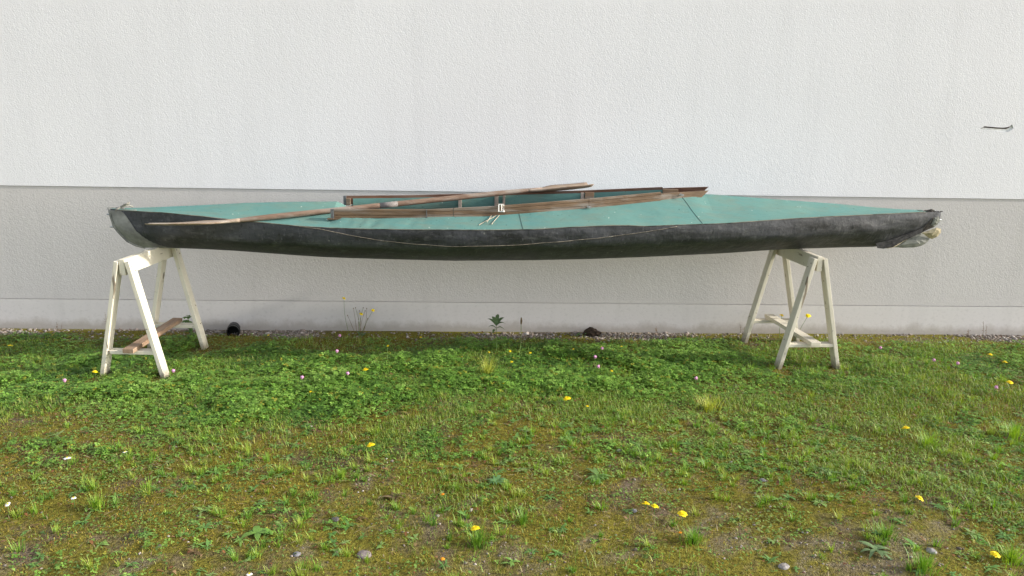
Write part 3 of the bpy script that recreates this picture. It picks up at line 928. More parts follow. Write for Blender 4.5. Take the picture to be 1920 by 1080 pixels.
# ------------------------------------------------------------------ drain pipe at the wall foot
def build_pipe():
    c = Vector((-1.772, 5.15, 0.022))
    root = empty('drain_pipe', (c.x, c.y, 0), 'short black drain pipe end lying at the foot of the plinth', 'pipe')
    R, r, n = .046, .040, 24
    V = []; F = []
    prof = [(0, r), (0, R), (.02, R), (.025, R * .93), (.035, R * .93), (.04, R), (.06, R), (.065, R * .93), (.115, R * .93), (.115, r), (0.0, r)]
    for (yy, rr) in prof:
        for j in range(n):
            t = 2 * math.pi * j / n
            V.append((c.x + rr * math.cos(t) - yy * 0.25, c.y + yy, c.z + rr * math.sin(t)))
    for i in range(len(prof) - 1):
        for j in range(n):
            F.append((i * n + j, i * n + (j + 1) % n, (i + 1) * n + (j + 1) % n, (i + 1) * n + j))
    mesh_obj('pipe_ring', V, F, M_PIPE, root, smooth=False)
    V = [(c.x + r * math.cos(2 * math.pi * j / n) - .02, c.y + .075, c.z + r * math.sin(2 * math.pi * j / n)) for j in range(n)]
    mesh_obj('pipe_bore', V, [tuple(range(n))], M_PIPEIN, root)
build_pipe()

# ------------------------------------------------------------------ vegetation as stuff
rng = np.random.default_rng(11)
def sample(n, y0=1.95, y1=5.30):
    """points spread evenly over the strip of ground in front of the wall, a little wider than the view"""
    y = np.sqrt(rng.uniform(y0 ** 2, y1 ** 2, n) * 0.75 + 0.25 * rng.uniform(y0, y1, n) ** 2)
    x = rng.uniform(-1, 1, n) * (0.74 * y + 0.55)
    # past the sides the growth thins out raggedly over another two metres
    far = rng.random(n) < 0.15
    x[far] = np.sign(x[far]) * (0.74 * y[far] + 0.50 + 2.2 * rng.random(far.sum()) ** 1.6)
    return x + 0.04 * y, y

def rot2(vx, vy, a):
    return vx * np.cos(a) - vy * np.sin(a), vx * np.sin(a) + vy * np.cos(a)

def lerp_cols(t, cols):
    cols = np.array(cols); k = len(cols) - 1
    f = np.clip(t, 0, .9999) * k; i = f.astype(int); w = (f - i)[:, None]
    return cols[i] * (1 - w) + cols[i + 1] * w

def blades(x, y, length, lean, width, ang, col, segs=2, z0=None):
    """bent tapering blades: 2*segs+1 vertices each"""
    n = len(x); z = gh(x, y) - 0.004 if z0 is None else z0
    ca, sa = np.cos(ang), np.sin(ang)
    Vs = []; Cs = []
    for i in range(segs + 1):
        t = i / segs
        out = lean * t ** 1.6 * length
        hgt = length * t * np.sqrt(np.clip(1 - (lean * t ** .8) ** 2, .05, 1))
        px = x + ca * out; py = y + sa * out; pz = z + hgt
        w = width * (1 - t) ** .7 if i < segs else width * 0
        shade = 0.75 + 0.35 * t
        if i < segs:
            Vs.append(np.stack([px - sa * w, py + ca * w, pz], -1)); Vs.append(np.stack([px + sa * w, py - ca * w, pz], -1))
            Cs += [col, col]
        else:
            Vs.append(np.stack([px, py, pz], -1)); Cs.append(col)
    k = 2 * segs + 1
    V = np.stack(Vs, 1).reshape(-1, 3); C = np.stack(Cs, 1).reshape(-1, 3)
    base = np.arange(n)[:, None] * k
    T = []
    for i in range(segs - 1):
        a = 2 * i
        T += [[a, a + 1, a + 3], [a, a + 3, a + 2]]
    a = 2 * (segs - 1)
    T += [[a, a + 1, a + 2]]
    F = (base[:, None, :] + np.array(T)[None]).reshape(-1, 3)
    return V, F, C

def join(parts):
    V = []; F = []; C = []; k = 0
    for v, f, c in parts:
        V.append(v); F.append(f + k); C.append(c); k += len(v)
    return np.concatenate(V), np.concatenate(F), np.concatenate(C)

GREENS = [(.055, .112, .026), (.095, .18, .036), (.145, .245, .05), (.205, .295, .085)]
def build_clover():
    x, y = sample(290000)
    d = clover_density(x, y) * (1 - .9 * gravel_density(x, y)) * clear_of_feet(x, y)
    keep = rng.random(len(x)) < d * .92
    x, y = x[keep], y[keep]; n = len(x)
    lush = np.clip(d[keep], 0, 1)
    s = rng.uniform(.0055, .0145, n) * (0.6 + .5 * lush)
    patch = fbm(x * 3.3, y * 3.3, 91, 3)
    h = gh(x, y) + rng.uniform(.003, .036, n) * lush * (.4 + 1.1 * sstep(.35, .65, patch)) + .004
    tilt = rng.uniform(0, .55, n); ta = rng.uniform(0, 2 * np.pi, n)
    a0 = rng.uniform(0, 2 * np.pi, n)
    t = np.clip(patch * 1.2 - .15 + rng.normal(0, .22, n), 0, 1)
    col = lerp_cols(t, GREENS) * rng.uniform(.6, 1.4, n)[:, None]
    yl = rng.random(n) < .05
    col[yl] = np.array([.26, .23, .04]) * rng.uniform(.6, 1.1, yl.sum())[:, None]
    nx, ny = np.sin(tilt) * np.cos(ta), np.sin(tilt) * np.sin(ta)
    Vs = []; Cs = []
    # leaflet outline: base, side, tip corners
    prof = [(0.06, 0.0, 0), (.60, .47, .16), (1.08, .24, .04), (1.08, -.24, .04), (.60, -.47, .16)]
    for L in range(3):
        a = a0 + L * 2 * np.pi / 3
        for (u, v, w) in prof:
            dx, dy = rot2(u * s, v * s, a)
            dz = w * s - (dx * nx + dy * ny)
            Vs.append(np.stack([x + dx, y + dy, h + dz], -1)); Cs.append(col)
    V = np.stack(Vs, 1).reshape(-1, 3); C = np.stack(Cs, 1).reshape(-1, 3)
    T = []
    for L in range(3):
        b = L * 5
        T += [[b, b + 1, b + 4], [b + 1, b + 2, b + 4], [b + 2, b + 3, b + 4]]
    F = (np.arange(n)[:, None, None] * 15 + np.array(T)[None]).reshape(-1, 3)
    o = tint_mesh('clover', V, F, C, M_LEAF)
    tag(o, 'dense low clover leaves covering the ground below the kayak', 'clover', None, 'stuff')
    print('clover', n, len(F))
build_clover()

def build_grass():
    parts = []
    x, y = sample(350000)
    g = fbm(x * 1.8, y * 1.8, 101, 4); g2 = fbm(x * 6.5, y * 6.5, 107, 3)
    d = (.30 + .70 * sstep(.44, .60, g)) * (.30 + .9 * sstep(.40, .58, g2)) * (1 - .85 * gravel_density(x, y)) * (1 - .45 * sstep(5.05, 5.2, y))
    d *= (.62 + .38 * sstep(2.7, 3.9, y)) * (.75 + .5 * sstep(0.3, 2.0, x)) * clear_of_feet(x, y)
    keep = rng.random(len(x)) < d
    x, y = x[keep], y[keep]; n = len(x)
    l = rng.uniform(.010, .034, n) * (0.7 + .8 * sstep(.45, .65, g[keep]))
    col = lerp_cols(np.clip(rng.normal(.5, .25, n), 0, 1), [(.075, .12, .022), (.14, .20, .033), (.21, .26, .05), (.28, .27, .10)])
    col *= rng.uniform(.6, 1.35, n)[:, None]
    dry = rng.random(n) < .12
    col[dry] = np.array([.30, .25, .13]) * rng.uniform(.5, 1.1, dry.sum())[:, None]
    parts.append(blades(x, y, l, rng.uniform(.15, .9, n), rng.uniform(.0010, .0021, n), rng.uniform(0, 2 * np.pi, n), col, 2))
    # small tufts
    tx, ty = sample(2600, 1.95, 5.05)
    gg = fbm(tx * 1.5, ty * 1.5, 131, 3)
    k = rng.random(len(tx)) < (.15 + .85 * sstep(.40, .62, gg)) * (1 - .6 * gravel_density(tx, ty))
    tx, ty = tx[k], ty[k]
    m = 34
    n = len(tx) * m
    size = np.repeat(rng.uniform(.35, 1.0, len(tx)) ** 1.5, m)
    rr = np.abs(rng.normal(0, .016, n)) * size; aa = rng.uniform(0, 2 * np.pi, n)
    x = np.repeat(tx, m) + rr * np.cos(aa); y = np.repeat(ty, m) + rr * np.sin(aa)
    l = rng.uniform(.025, .068, n) * (.35 + .65 * size)
    tone = np.repeat(rng.random(len(tx)), m)
    col = lerp_cols(np.clip(tone * .8 + rng.normal(.1, .13, n), 0, 1), [(.08, .15, .028), (.14, .24, .038), (.22, .29, .05), (.29, .29, .08)])
    parts.append(blades(x, y, l, np.clip(rng.uniform(.1, .8, n) + rr * 6, 0, .95), rng.uniform(.0011, .0019, n), aa + rng.normal(0, .4, n), col, 2))
    V, F, C = join(parts)
    o = tint_mesh('grass', V, F, C, M_LEAF)
    tag(o, 'short patchy grass growing among moss and clover', 'grass', None, 'stuff')
    print('grass', len(F))
build_grass()

def build_moss():
    x, y = sample(700000)
    f = fbm(x * 2.3, y * 2.3, 151, 4); f2 = fbm(x * 11, y * 11, 155, 3)
    d = (.45 + .55 * sstep(.36, .52, f)) * (.45 + .6 * sstep(.36, .56, f2)) * (1 - gravel_density(x, y) * .93)
    keep = rng.random(len(x)) < d
    x, y = x[keep], y[keep]; n = len(x)
    col = lerp_cols(np.clip(f2[keep] * 1.3 - .2 + rng.normal(0, .24, n), 0, 1), [(.06, .05, .014), (.135, .115, .020), (.215, .18, .030), (.30, .255, .045), (.40, .35, .09)])
    br = rng.random(n) < .10
    col[br] = np.array([.20, .13, .075]) * rng.uniform(.35, 1.3, br.sum())[:, None]
    l = rng.uniform(.005, .015, n)
    V, F, C = blades(x, y, l, rng.uniform(.1, .95, n), rng.uniform(.0014, .0030, n), rng.uniform(0, 2 * np.pi, n), col, 1)
    o = tint_mesh('moss', V, F, C, M_MOSS)
    tag(o, 'yellow olive moss carpet between the weeds', 'moss', None, 'stuff')
    print('moss', n)
build_moss()

def leaf_strip(x, y, z, ang, length, width, rise, droop, col, segs=4, shape=0.8):
    """flat oval leaves as strips: 2 verts per row"""
    n = len(x); Vs = []; Cs = []
    ca, sa = np.cos(ang), np.sin(ang)
    for i in range(segs + 1):
        t = i / segs
        w = width * (np.sin(np.pi * (0.06 + .94 * t ** shape)) if i < segs else 0.06)
        px = x + ca * length * t; py = y + sa * length * t
        pz = z + rise * length * t - droop * length * t * t
        for s in (-1, 1):
            Vs.append(np.stack([px - s * sa * w, py + s * ca * w, pz + w * .25], -1)); Cs.append(col)
    k = 2 * (segs + 1)
    V = np.stack(Vs, 1).reshape(-1, 3); C = np.stack(Cs, 1).reshape(-1, 3)
    T = []
    for i in range(segs):
        a = 2 * i
        T += [[a, a + 1, a + 3], [a, a + 3, a + 2]]
    F = (np.arange(n)[:, None, None] * k + np.array(T)[None]).reshape(-1, 3)
    return V, F, C

def build_rosettes():
    tx, ty = sample(4200, 1.95, 5.08)
    gg = fbm(tx * 1.7, ty * 1.7, 171, 3)
    k = rng.random(len(tx)) < (.25 + .75 * sstep(.42, .6, gg)) * (1 - .7 * gravel_density(tx, ty))
    tx, ty = tx[k], ty[k]
    m = 11; n = len(tx) * m
    size = np.repeat(rng.uniform(.3, 1, len(tx)) ** 1.3, m)
    x = np.repeat(tx, m) + rng.normal(0, .004, n); y = np.repeat(ty, m) + rng.normal(0, .004, n)
    ang = np.tile(np.arange(m) * 2.4, len(tx)) + rng.normal(0, .25, n) + np.repeat(rng.uniform(0, 6, len(tx)), m)
    L = rng.uniform(.016, .047, n) * size
    tone = np.repeat(rng.random(len(tx)), m)
    col = lerp_cols(np.clip(tone + rng.normal(0, .1, n), 0, 1), [(.08, .16, .05), (.115, .21, .075), (.155, .25, .07), (.20, .25, .12)])
    rd = np.repeat(rng.random(len(tx)) < .07, m)
    col[rd] = np.array([.17, .10, .06]) * rng.uniform(.6, 1.1, rd.sum())[:, None]
    V, F, C = leaf_strip(x, y, gh(x, y) + .004, ang, L, L * rng.uniform(.09, .17, n), rng.uniform(.10, .55, n), rng.uniform(.1, .6, n), col, 4)
    o = tint_mesh('weed_leaves', V, F, C, M_LEAF)
    tag(o, 'small leaf rosettes of low weeds scattered over the ground', 'weeds', None, 'stuff')
    # dry stalks, twigs and dead leaves
    x, y = sample(34000)
    k = rng.random(len(x)) < .35 + .5 * sstep(.5, .6, fbm(x * 2, y * 2, 181, 3)) + .6 * sstep(4.98, 5.15, y)
    x, y = x[k], y[k]; n = len(x)
    L = rng.uniform(.010, .045, n) ** 1.0
    col = lerp_cols(rng.random(n), [(.07, .045, .028), (.15, .095, .05), (.27, .20, .11), (.38, .31, .20)])
    a = leaf_strip(x, y, gh(x, y) + rng.uniform(.004, .016, n), rng.uniform(0, 6.28, n), L, rng.uniform(.0008, .002, n), rng.uniform(-.1, .35, n), rng.uniform(0, .2, n), col, 2)
    x, y = sample(11000)
    k = rng.random(len(x)) < .40 + .9 * sstep(5.0, 5.2, y)
    x, y = x[k], y[k]; n = len(x)
    L = rng.uniform(.006, .024, n)
    col = lerp_cols(rng.random(n), [(.06, .03, .02), (.13, .06, .03), (.22, .10, .04), (.26, .17, .09)])
    b = leaf_strip(x, y, gh(x, y) + rng.uniform(.004, .014, n), rng.uniform(0, 6.28, n), L, L * .28, rng.uniform(-.1, .5, n), rng.uniform(0, .5, n), col, 3)
    V, F, C = join([a, (b[0], b[1], b[2])])
    o = tint_mesh('dry_litter', V, F, C, M_LITTER)
    tag(o, 'dry stalks and dead leaf scraps lying on the moss', 'litter', None, 'stuff')
build_rosettes()

def ico():
    b = bmesh.new(); bmesh.ops.create_icosphere(b, subdivisions=1, radius=1)
    v = np.array([p.co[:] for p in b.verts]); f = np.array([[q.index for q in p.verts] for p in b.faces]); b.free()
    return v, f
ICOV, ICOF = ico()
def stones(x, y, r, col, sink=.35):
    n = len(x); nv = len(ICOV)
    sc3 = np.stack([rng.uniform(.7, 1.4, n), rng.uniform(.7, 1.2, n), rng.uniform(.45, .85, n)], -1) * r[:, None]
    j = 1 + rng.uniform(-.28, .28, (n, nv, 1))
    v = ICOV[None] * j * sc3[:, None, :]
    a = rng.uniform(0, 6.28, n)[:, None]
    vx, vy = rot2(v[..., 0], v[..., 1], a)
    z = gh(x, y) + sc3[:, 2] * (1 - 2 * sink)
    V = np.stack([vx + x[:, None], vy + y[:, None], v[..., 2] + z[:, None]], -1).reshape(-1, 3)
    F = (np.arange(n)[:, None, None] * nv + ICOF[None]).reshape(-1, 3)
    C = np.repeat(col, nv, 0)
    return V, F, C

def build_creepers():
    x, y = sample(190000)
    f = fbm(x * 2.7, y * 2.7, 201, 4); f2 = fbm(x * 9, y * 9, 205, 3)
    d = (.16 + .84 * sstep(.42, .56, f)) * (.18 + .82 * sstep(.38, .56, f2)) * (1 - gravel_density(x, y) * .9) * (1 - .8 * sstep(4.95, 5.15, y))
    k = rng.random(len(x)) < d
    x, y = x[k], y[k]; n = len(x)
    L = rng.uniform(.006, .016, n)
    col = lerp_cols(np.clip(f[k] * 1.6 - .35 + rng.normal(0, .2, n), 0, 1), [(.06, .115, .03), (.10, .175, .045), (.15, .22, .055), (.20, .24, .09)])
    rd = rng.random(n) < .05
    col[rd] = np.array([.20, .11, .06]) * rng.uniform(.5, 1.1, rd.sum())[:, None]
    V, F, C = leaf_strip(x, y, gh(x, y) + rng.uniform(.003, .016, n), rng.uniform(0, 6.28, n), L, L * rng.uniform(.22, .42, n), rng.uniform(-.1, .7, n), rng.uniform(0, .6, n), col * rng.uniform(.6, 1.4, n)[:, None], 2)
    o = tint_mesh('creeping_weeds', V, F, C, M_LEAF)
    tag(o, 'tiny creeping leaves spread through the moss', 'weeds', None, 'stuff')
    print('creepers', n)
build_creepers()

def build_gravel():
    x, y = sample(60000)
    xs = rng.uniform(-4.4, 4.6, 26000); ysn = rng.uniform(5.0, 5.31, 26000)
    x = np.concatenate([x, xs]); y = np.concatenate([y, ysn])
    d = gravel_density(x, y) * .85 + .075 * sstep(.45, .6, fbm(x * 2.2, y * 2.2, 211, 3))
    k = rng.random(len(x)) < d * .75
    x, y = x[k], y[k]; n = len(x)
    big = sstep(4.9, 5.1, y)
    r = rng.uniform(.0020, .0058, n) * (1 + .75 * big) * np.where(rng.random(n) < .05, 1.9, 1)
    t = rng.random(n)
    col = lerp_cols(t, [(.13, .105, .08), (.21, .18, .155), (.32, .285, .255), (.26, .195, .155), (.48, .45, .42)]) * rng.uniform(.7, 1.1, n)[:, None]
    V, F, C = stones(x, y, r, col)
    o = tint_mesh('gravel', V, F, C, M_STONE)
    tag(o, 'pale gravel along the wall foot and in bare patches', 'gravel', None, 'stuff')
    print('gravel', n)
build_gravel()

# ------------------------------------------------------------------ single plants, flowers and stones
R = random.Random(5)
def gz(x, y): return float(gh(x, y))

def flower_mesh(kind):
    m = MB()
    if kind in ('yellow', 'orange'):
        rings = ((24, .0185, .0032, .10, .0), (16, .012, .0028, .35, .0015), (9, .0065, .0022, .7, .003))
    elif kind == 'daisy':
        rings = ((16, .0115, .0028, .12, 0.0),)
    for (n, L, w, rise, z0) in rings:
        for i in range(n):
            a = 2 * math.pi * i / n + R.uniform(-.08, .08); l = L * R.uniform(.85, 1.1)
            c, s_ = math.cos(a), math.sin(a)
            pts = [(.001, 0), (l * .55, w), (l * .97, w * .8), (l * .97, -w * .8), (l * .55, -w)]
            m.add([(c * u - s_ * v, s_ * u + c * v, z0 + rise * u - (0.3 * u * u / L)) for u, v in pts], [(0, 4, 3, 2, 1)])
    return m
def make_head(kind):
    if kind == 'pink':
        b = bmesh.new(); bmesh.ops.create_icosphere(b, subdivisions=2, radius=.0095)
        for i, v in enumerate(list(b.verts)):
            v.co *= R.uniform(.78, 1.25); v.co.z *= 1.05
        me = bpy.data.meshes.new('clover_head'); b.to_mesh(me); b.free(); me.materials.append(M_PINK)
        return me
    m = flower_mesh(kind)
    me = bpy.data.meshes.new(kind + '_petals'); me.from_pydata([tuple(v) for v in m.v], [], m.f)
    me.materials.append({'yellow': M_YEL, 'orange': M_ORANGE, 'daisy': M_PETALW}[kind])
    return me
HEADS = {k: make_head(k) for k in ('yellow', 'orange', 'daisy', 'pink')}
_b = bmesh.new(); bmesh.ops.create_icosphere(_b, subdivisions=1, radius=.0038)
for _v in _b.verts: _v.co.z *= .5
EYE = bpy.data.meshes.new('flower_eye'); _b.to_mesh(EYE); _b.free(); EYE.materials.append(M_YEL)

def flower(kind, x, y, h, size, label, group, name, cat='flower', lean=(0, 0), tilt=None, stalk=None):
    base = Vector((x + lean[0], y + lean[1], gz(x + lean[0], y + lean[1])))
    top = Vector((x, y, max(h, base.z + .02)))
    root = empty(name, base, label, cat, group)
    mid = (base + top) / 2 + Vector((R.uniform(-.1, .1) * (top - base).length, R.uniform(-.1, .1) * (top - base).length, 0)) * .5
    MB().tube([base - Vector((0, 0, .01)), mid, top], [.0016, .0014, .0013], 6).build('stem', stalk or M_STALK, root)
    o = link('petals' if kind != 'pink' else 'flower_head', HEADS[kind], None, root, top)
    o.scale = (size * .98,) * 3
    t = tilt if tilt is not None else (R.uniform(-.1, .45), R.uniform(-.25, .25))
    o.rotation_euler = (t[0], t[1], R.uniform(0, 6))
    if kind == 'daisy':
        e = link('flower_eye', EYE, None, root, top + Vector((0, 0, .0015)))
        e.rotation_euler = o.rotation_euler
    return root

YL = [
 (-0.695, 4.212, .07, 1.10, 'big yellow flower in the clover below the paddle shaft'),
 (0.452, 3.805, .05, 1.15, 'big yellow flower alone on the grass below the middle of the kayak'),
 (-0.518, 3.228, .04, 1.05, 'yellow flower in the moss in front of the clover, left of centre'),
 (-0.026, 2.483, .05, 1.0, 'yellow flower above a grass tuft, nearest to the bottom edge left of centre'),
 (0.651, 2.698, .03, .95, 'leftmost of the three yellow flowers close together in the foreground'),
 (0.682, 2.676, .03, .90, 'middle one of the three yellow flowers close together in the foreground'),
 (0.778, 2.618, .03, 1.05, 'rightmost of the three yellow flowers close together in the foreground'),
 (2.105, 3.414, .05, 1.05, 'yellow flower by a grass tuft in the lawn right of the beige trestle'),
 (-3.022, 4.682, .06, 1.05, 'yellow flower at the far left edge of the photo'),
 (-2.256, 4.21, .05, .90, 'yellow flower beside the left front foot of the cream trestle'),
 (3.117, 4.092, .05, 1.0, 'yellow flower near the right edge, below two others and beside a pink clover'),
 (1.776, 2.719, .03, .95, 'yellow flower lying half closed among moss in the right foreground'),
 (1.827, 2.33, .03, .95, 'yellow flower in the bottom right corner by a grass tuft'),
 (3.377, 4.511, .04, .95, 'flat yellow flower by the right edge, lower of the pair under the bow'),
 (3.366, 4.639, .05, .95, 'flat yellow flower by the right edge, upper of the pair under the bow'),
]
for (x, y, h, sz, lab) in YL:
    flower('yellow', x, y, h, sz, lab, 'yellow flowers in the grass', 'yellow_flower')
SM = [
 (-0.138, 4.52, .05, 'small yellow bud left of the tall yellowish grass tuft'),
 (0.034, 4.592, .06, 'small yellow bud just above the tall yellowish grass tuft'),
 (0.169, 4.617, .06, 'small yellow bud beside the base of the brown seed stalk'),
 (0.298, 4.585, .06, 'small yellow bud right of the brown seed stalk'),
 (0.172, 4.397, .06, 'small yellow bud right of the tall yellowish grass tuft'),
 (0.112, 4.066, .04, 'small yellow bud below the tall yellowish grass tuft'),
 (0.772, 4.263, .05, 'small yellow flower right of the two pink clover heads near the middle'),
 (0.555, 3.74, .03, 'small yellow bud right of the big flower below the middle'),
 (0.586, 4.672, .06, 'small yellow bud in dark clover left of the two pink clover heads'),
 (0.786, 4.756, .05, 'small yellow bud in dark clover above the pink clover heads'),
 (0.921, 4.771, .05, 'rightmost small yellow bud in the dark clover under the hull'),
 (-0.603, 4.522, .12, 'small yellow bud on a long pale stem below the rear of the hull'),
 (-0.418, 4.786, .10, 'small yellow bud on a long stem near the wall left of the middle'),
 (-1.488, 5.02, .04, 'small yellow bud by the wall right of the black drain pipe'),
 (-0.943, 3.889, .05, 'pale yellow bud in the clover between cream trestle and big flower'),
]
for (x, y, h, lab) in SM:
    flower('yellow', x, y, h, .52, lab, 'small yellow buds in the clover', 'yellow_bud', lean=(R.uniform(-.01, .01), -.01))
PK = [
 (-2.328, 4.025, .06, 'pink clover head at far left, below the cream trestle'),
 (-1.037, 4.095, .06, 'pink clover head in bright clover right of the cream trestle'),
 (-0.79, 4.163, .06, 'pink clover head just left of the big yellow flower under the paddle'),
 (0.696, 4.441, .08, 'upper of the two pink clover heads under the middle of the kayak'),
 (0.698, 4.312, .06, 'lower of the two pink clover heads under the middle of the kayak'),
 (0.784, 4.72, .05, 'faint pink clover head in dark clover close to the wall'),
 (2.672, 4.737, .06, 'pink clover head right of the beige trestle under the bow'),
 (2.902, 4.505, .05, 'left one of two neighbouring pink clover heads right of the bow'),
 (3.02, 4.442, .05, 'right one of two neighbouring pink clover heads right of the bow'),
 (2.969, 3.999, .05, 'pink clover head near the right edge below a yellow flower'),
 (-1.814, 4.226, .05, 'pink clover head between the front feet of the cream trestle'),
 (1.25, 4.134, .05, 'pink clover head in the grass left of the beige trestle'),
 (-0.935, 4.596, .06, 'pink clover head in the shade between drain pipe and seed stalk'),
 (-0.991, 4.983, .05, 'pink clover head at the wall foot below the tall yellow weed'),
]
for (x, y, h, lab) in PK:
    flower('pink', x, y, h, 1.0, lab, 'pink clover flowers', 'clover_flower', tilt=(0, 0))
WH = [
 (-1.813, 3.086, .04, 1.4, 'larger ragged white daisy in the moss at left'),
 (-1.605, 3.168, .03, 1.0, 'small white daisy right of the ragged one at left'),
 (-1.608, 2.748, .03, .9, 'small white daisy left of a bright grass tuft'),
 (-1.832, 2.699, .03, .9, 'white daisy at the left edge in the foreground'),
 (-0.767, 2.232, .03, .9, 'white daisy on the bottom edge left of the pinkish stone'),
]
for (x, y, h, sz, lab) in WH:
    flower('daisy', x, y, h, sz, lab, 'white daisies', 'daisy')
for (x, y, h, lab) in ((0.732, 2.479, .03, 'orange bud below the three foreground yellow flowers'), (-0.161, 2.774, .03, 'orange bud in the moss above the foreground tuft with the flower'),
                       (-0.135, 2.316, .03, 'orange bud on the bottom edge beside pale gravel')):
    flower('orange', x, y, h, .45, lab, 'orange buds', 'orange_bud')
flower('yellow', 2.21, 4.86, .25, 1.05, 'tall yellow flower seen between the legs of the beige trestle', 'tall flowers at the beige trestle', 'tall_yellow_flower', lean=(-.075, .06), tilt=(.5, .2))
flower('yellow', 2.085, 5.0, .215, .85, 'tall yellow flower behind the near left leg of the beige trestle', 'tall flowers at the beige trestle', 'tall_yellow_flower', lean=(.03, .06), tilt=(.6, 0))

# grass tufts that stand out
def tuft(x, y, n, L, spread, cols, label):
    rr = np.abs(rng.normal(0, spread, n)); aa = rng.uniform(0, 2 * np.pi, n)
    px = x + rr * np.cos(aa); py = y + rr * np.sin(aa)
    ll = .82 * L * rng.uniform(.5, 1.05, n)
    col = lerp_cols(rng.random(n), cols)
    V, F, C = blades(px, py, ll, np.clip(rng.uniform(.05, .6, n) + rr * 5, 0, .92), rng.uniform(.0011, .0020, n), aa + rng.normal(0, .45, n), col, 4)
    o = tint_mesh('grass_tuft', V, F, C, M_LEAF, loc=(x, y, gz(x, y)))
    tag(o, label, 'grass tuft', 'grass tufts that stand out', 'thing')
GC = [(.12, .20, .03), (.20, .29, .045), (.27, .34, .07)]
YC = [(.22, .24, .04), (.34, .33, .06), (.42, .40, .14)]
DC = [(.08, .15, .03), (.13, .22, .04), (.19, .28, .06)]
for a in [
 (0.027, 4.27, 130, .175, .018, YC, 'tall yellowish grass tuft in the clover under the middle of the kayak'),
 (-1.521, 2.74, 110, .10, .014, GC, 'bright green spiky grass tuft in the left foreground'),
 (-0.012, 2.45, 150, .10, .022, DC, 'grass tuft with a yellow flower above it near the bottom edge'),
 (-0.607, 2.979, 90, .075, .012, GC, 'small spiky grass tuft in moss left of centre'),
 (1.511, 2.48, 120, .09, .025, DC, 'grass tuft beside bare gravel in the right foreground'),
 (0.785, 2.47, 130, .085, .022, DC, 'grass tuft below the three foreground yellow flowers'),
 (2.165, 3.31, 150, .11, .035, GC, 'wide grass tuft right of the yellow flower beyond the beige trestle'),
 (2.669, 3.42, 170, .13, .045, GC, 'large soft grass tuft at the right edge'),
 (1.219, 3.76, 150, .12, .04, YC, 'wide yellow green grass tuft in front of the beige trestle'),
 (1.534, 2.275, 140, .10, .03, DC, 'grass tuft cut by the bottom edge at right'),
 (1.893, 2.337, 140, .09, .03, GC, 'grass tuft in the bottom right corner'),
 (0.16, 2.62, 90, .08, .018, DC, 'low dark grass tuft right of the one with the yellow flower'),
]:
    tuft(*a)

# broad-leaved rosettes that stand out
def rosette(x, y, n, L, wr_, col, label):
    ang = np.arange(n) * 2.4 + rng.normal(0, .2, n)
    ll = L * rng.uniform(.65, 1.1, n)
    c = lerp_cols(rng.random(n), [np.array(col) * .7, np.array(col), np.array(col) * 1.25])
    xs_, ys_ = np.full(n, x) + rng.normal(0, .004, n), np.full(n, y) + rng.normal(0, .004, n)
    V, F, C = leaf_strip(xs_, ys_, np.full(n, gz(x, y) + .006), ang, ll, ll * wr_ * rng.uniform(.8, 1.2, n), rng.uniform(.25, .75, n), rng.uniform(.3, .75, n), c, 7)
    o = tint_mesh('weed_rosette', V, F, C, M_LEAF, loc=(x, y, gz(x, y)), smooth=True)
    tag(o, label, 'weed', 'leafy weed rosettes that stand out', 'thing')
for a in [
 (-0.836, 2.532, 9, .065, .24, (.13, .22, .06), 'pale round-leaved weed in the left foreground left of the stones'),
 (0.499, 2.977, 14, .075, .12, (.13, .20, .08), 'greyish star-shaped weed rosette in the moss right of centre'),
 (0.057, 2.929, 14, .055, .15, (.11, .20, .10), 'bluish green flat weed rosette in moss at the centre'),
 (-0.36, 2.80, 12, .055, .13, (.15, .10, .07), 'reddish brown weed rosette left of the centre foreground'),
 (1.523, 3.001, 14, .06, .10, (.13, .19, .09), 'grey green feathery weed rosette right of centre'),
 (1.425, 2.392, 13, .07, .12, (.12, .17, .10), 'dull blue green rosette beside gravel at the lower right'),
 (-0.701, 4.30, 7, .085, .22, (.15, .25, .07), 'broad pale leaves standing up below the big yellow flower under the paddle'),
 (-1.08, 4.14, 6, .07, .22, (.17, .26, .08), 'broad pale leaf standing in the clover right of a pink clover head'),
]:
    rosette(*a)

# stones that stand out
def stone(x, y, r, col, label, flat=.6):
    r *= .78
    b = bmesh.new(); bmesh.ops.create_icosphere(b, subdivisions=2, radius=r)
    for v in b.verts:
        n = float(fbm(v.co.x / r * 1.4 + x * 9, v.co.y / r * 1.4 + v.co.z / r * 1.1 + y * 7, 7, 3))
        v.co *= .72 + .6 * n; v.co.x *= 1.2; v.co.z *= flat
    me = bpy.data.meshes.new('stone'); b.to_mesh(me); b.free()
    me.materials.append(mat_plain('stone_surface', [c_ * .58 for c_ in col], .9, 0, .4, 60))
    o = link('stone', me, None, None, (x, y, gz(x, y) + r * flat * .12))
    o.rotation_euler = (0, 0, R.uniform(0, 6))
    tag(o, label, 'stone', 'stones lying in the moss')
for a in [
 (-0.418, 2.395, .030, (.34, .28, .27), 'largest pinkish grey stone near the bottom edge left of centre'),
 (-0.653, 2.391, .017, (.27, .27, .29), 'small grey stone left of the largest pinkish stone'),
 (-0.565, 2.645, .019, (.30, .27, .27), 'small grey stone in brown moss behind the largest pinkish stone'),
 (0.606, 2.700, .014, (.34, .33, .33), 'small pale stone left of the three foreground yellow flowers'),
 (1.218, 2.951, .017, (.33, .32, .33), 'flat grey stone in moss right of the three foreground flowers'),
 (1.631, 2.39, .020, (.44, .42, .41), 'pale stone in moss in the right foreground'),
 (1.059, 2.311, .022, (.42, .39, .37), 'pale stone in the gravel on the bottom edge right of centre'),
 (0.639, 3.247, .015, (.38, .36, .35), 'small pale stone in moss above the three foreground flowers'),
]:
    stone(*a)

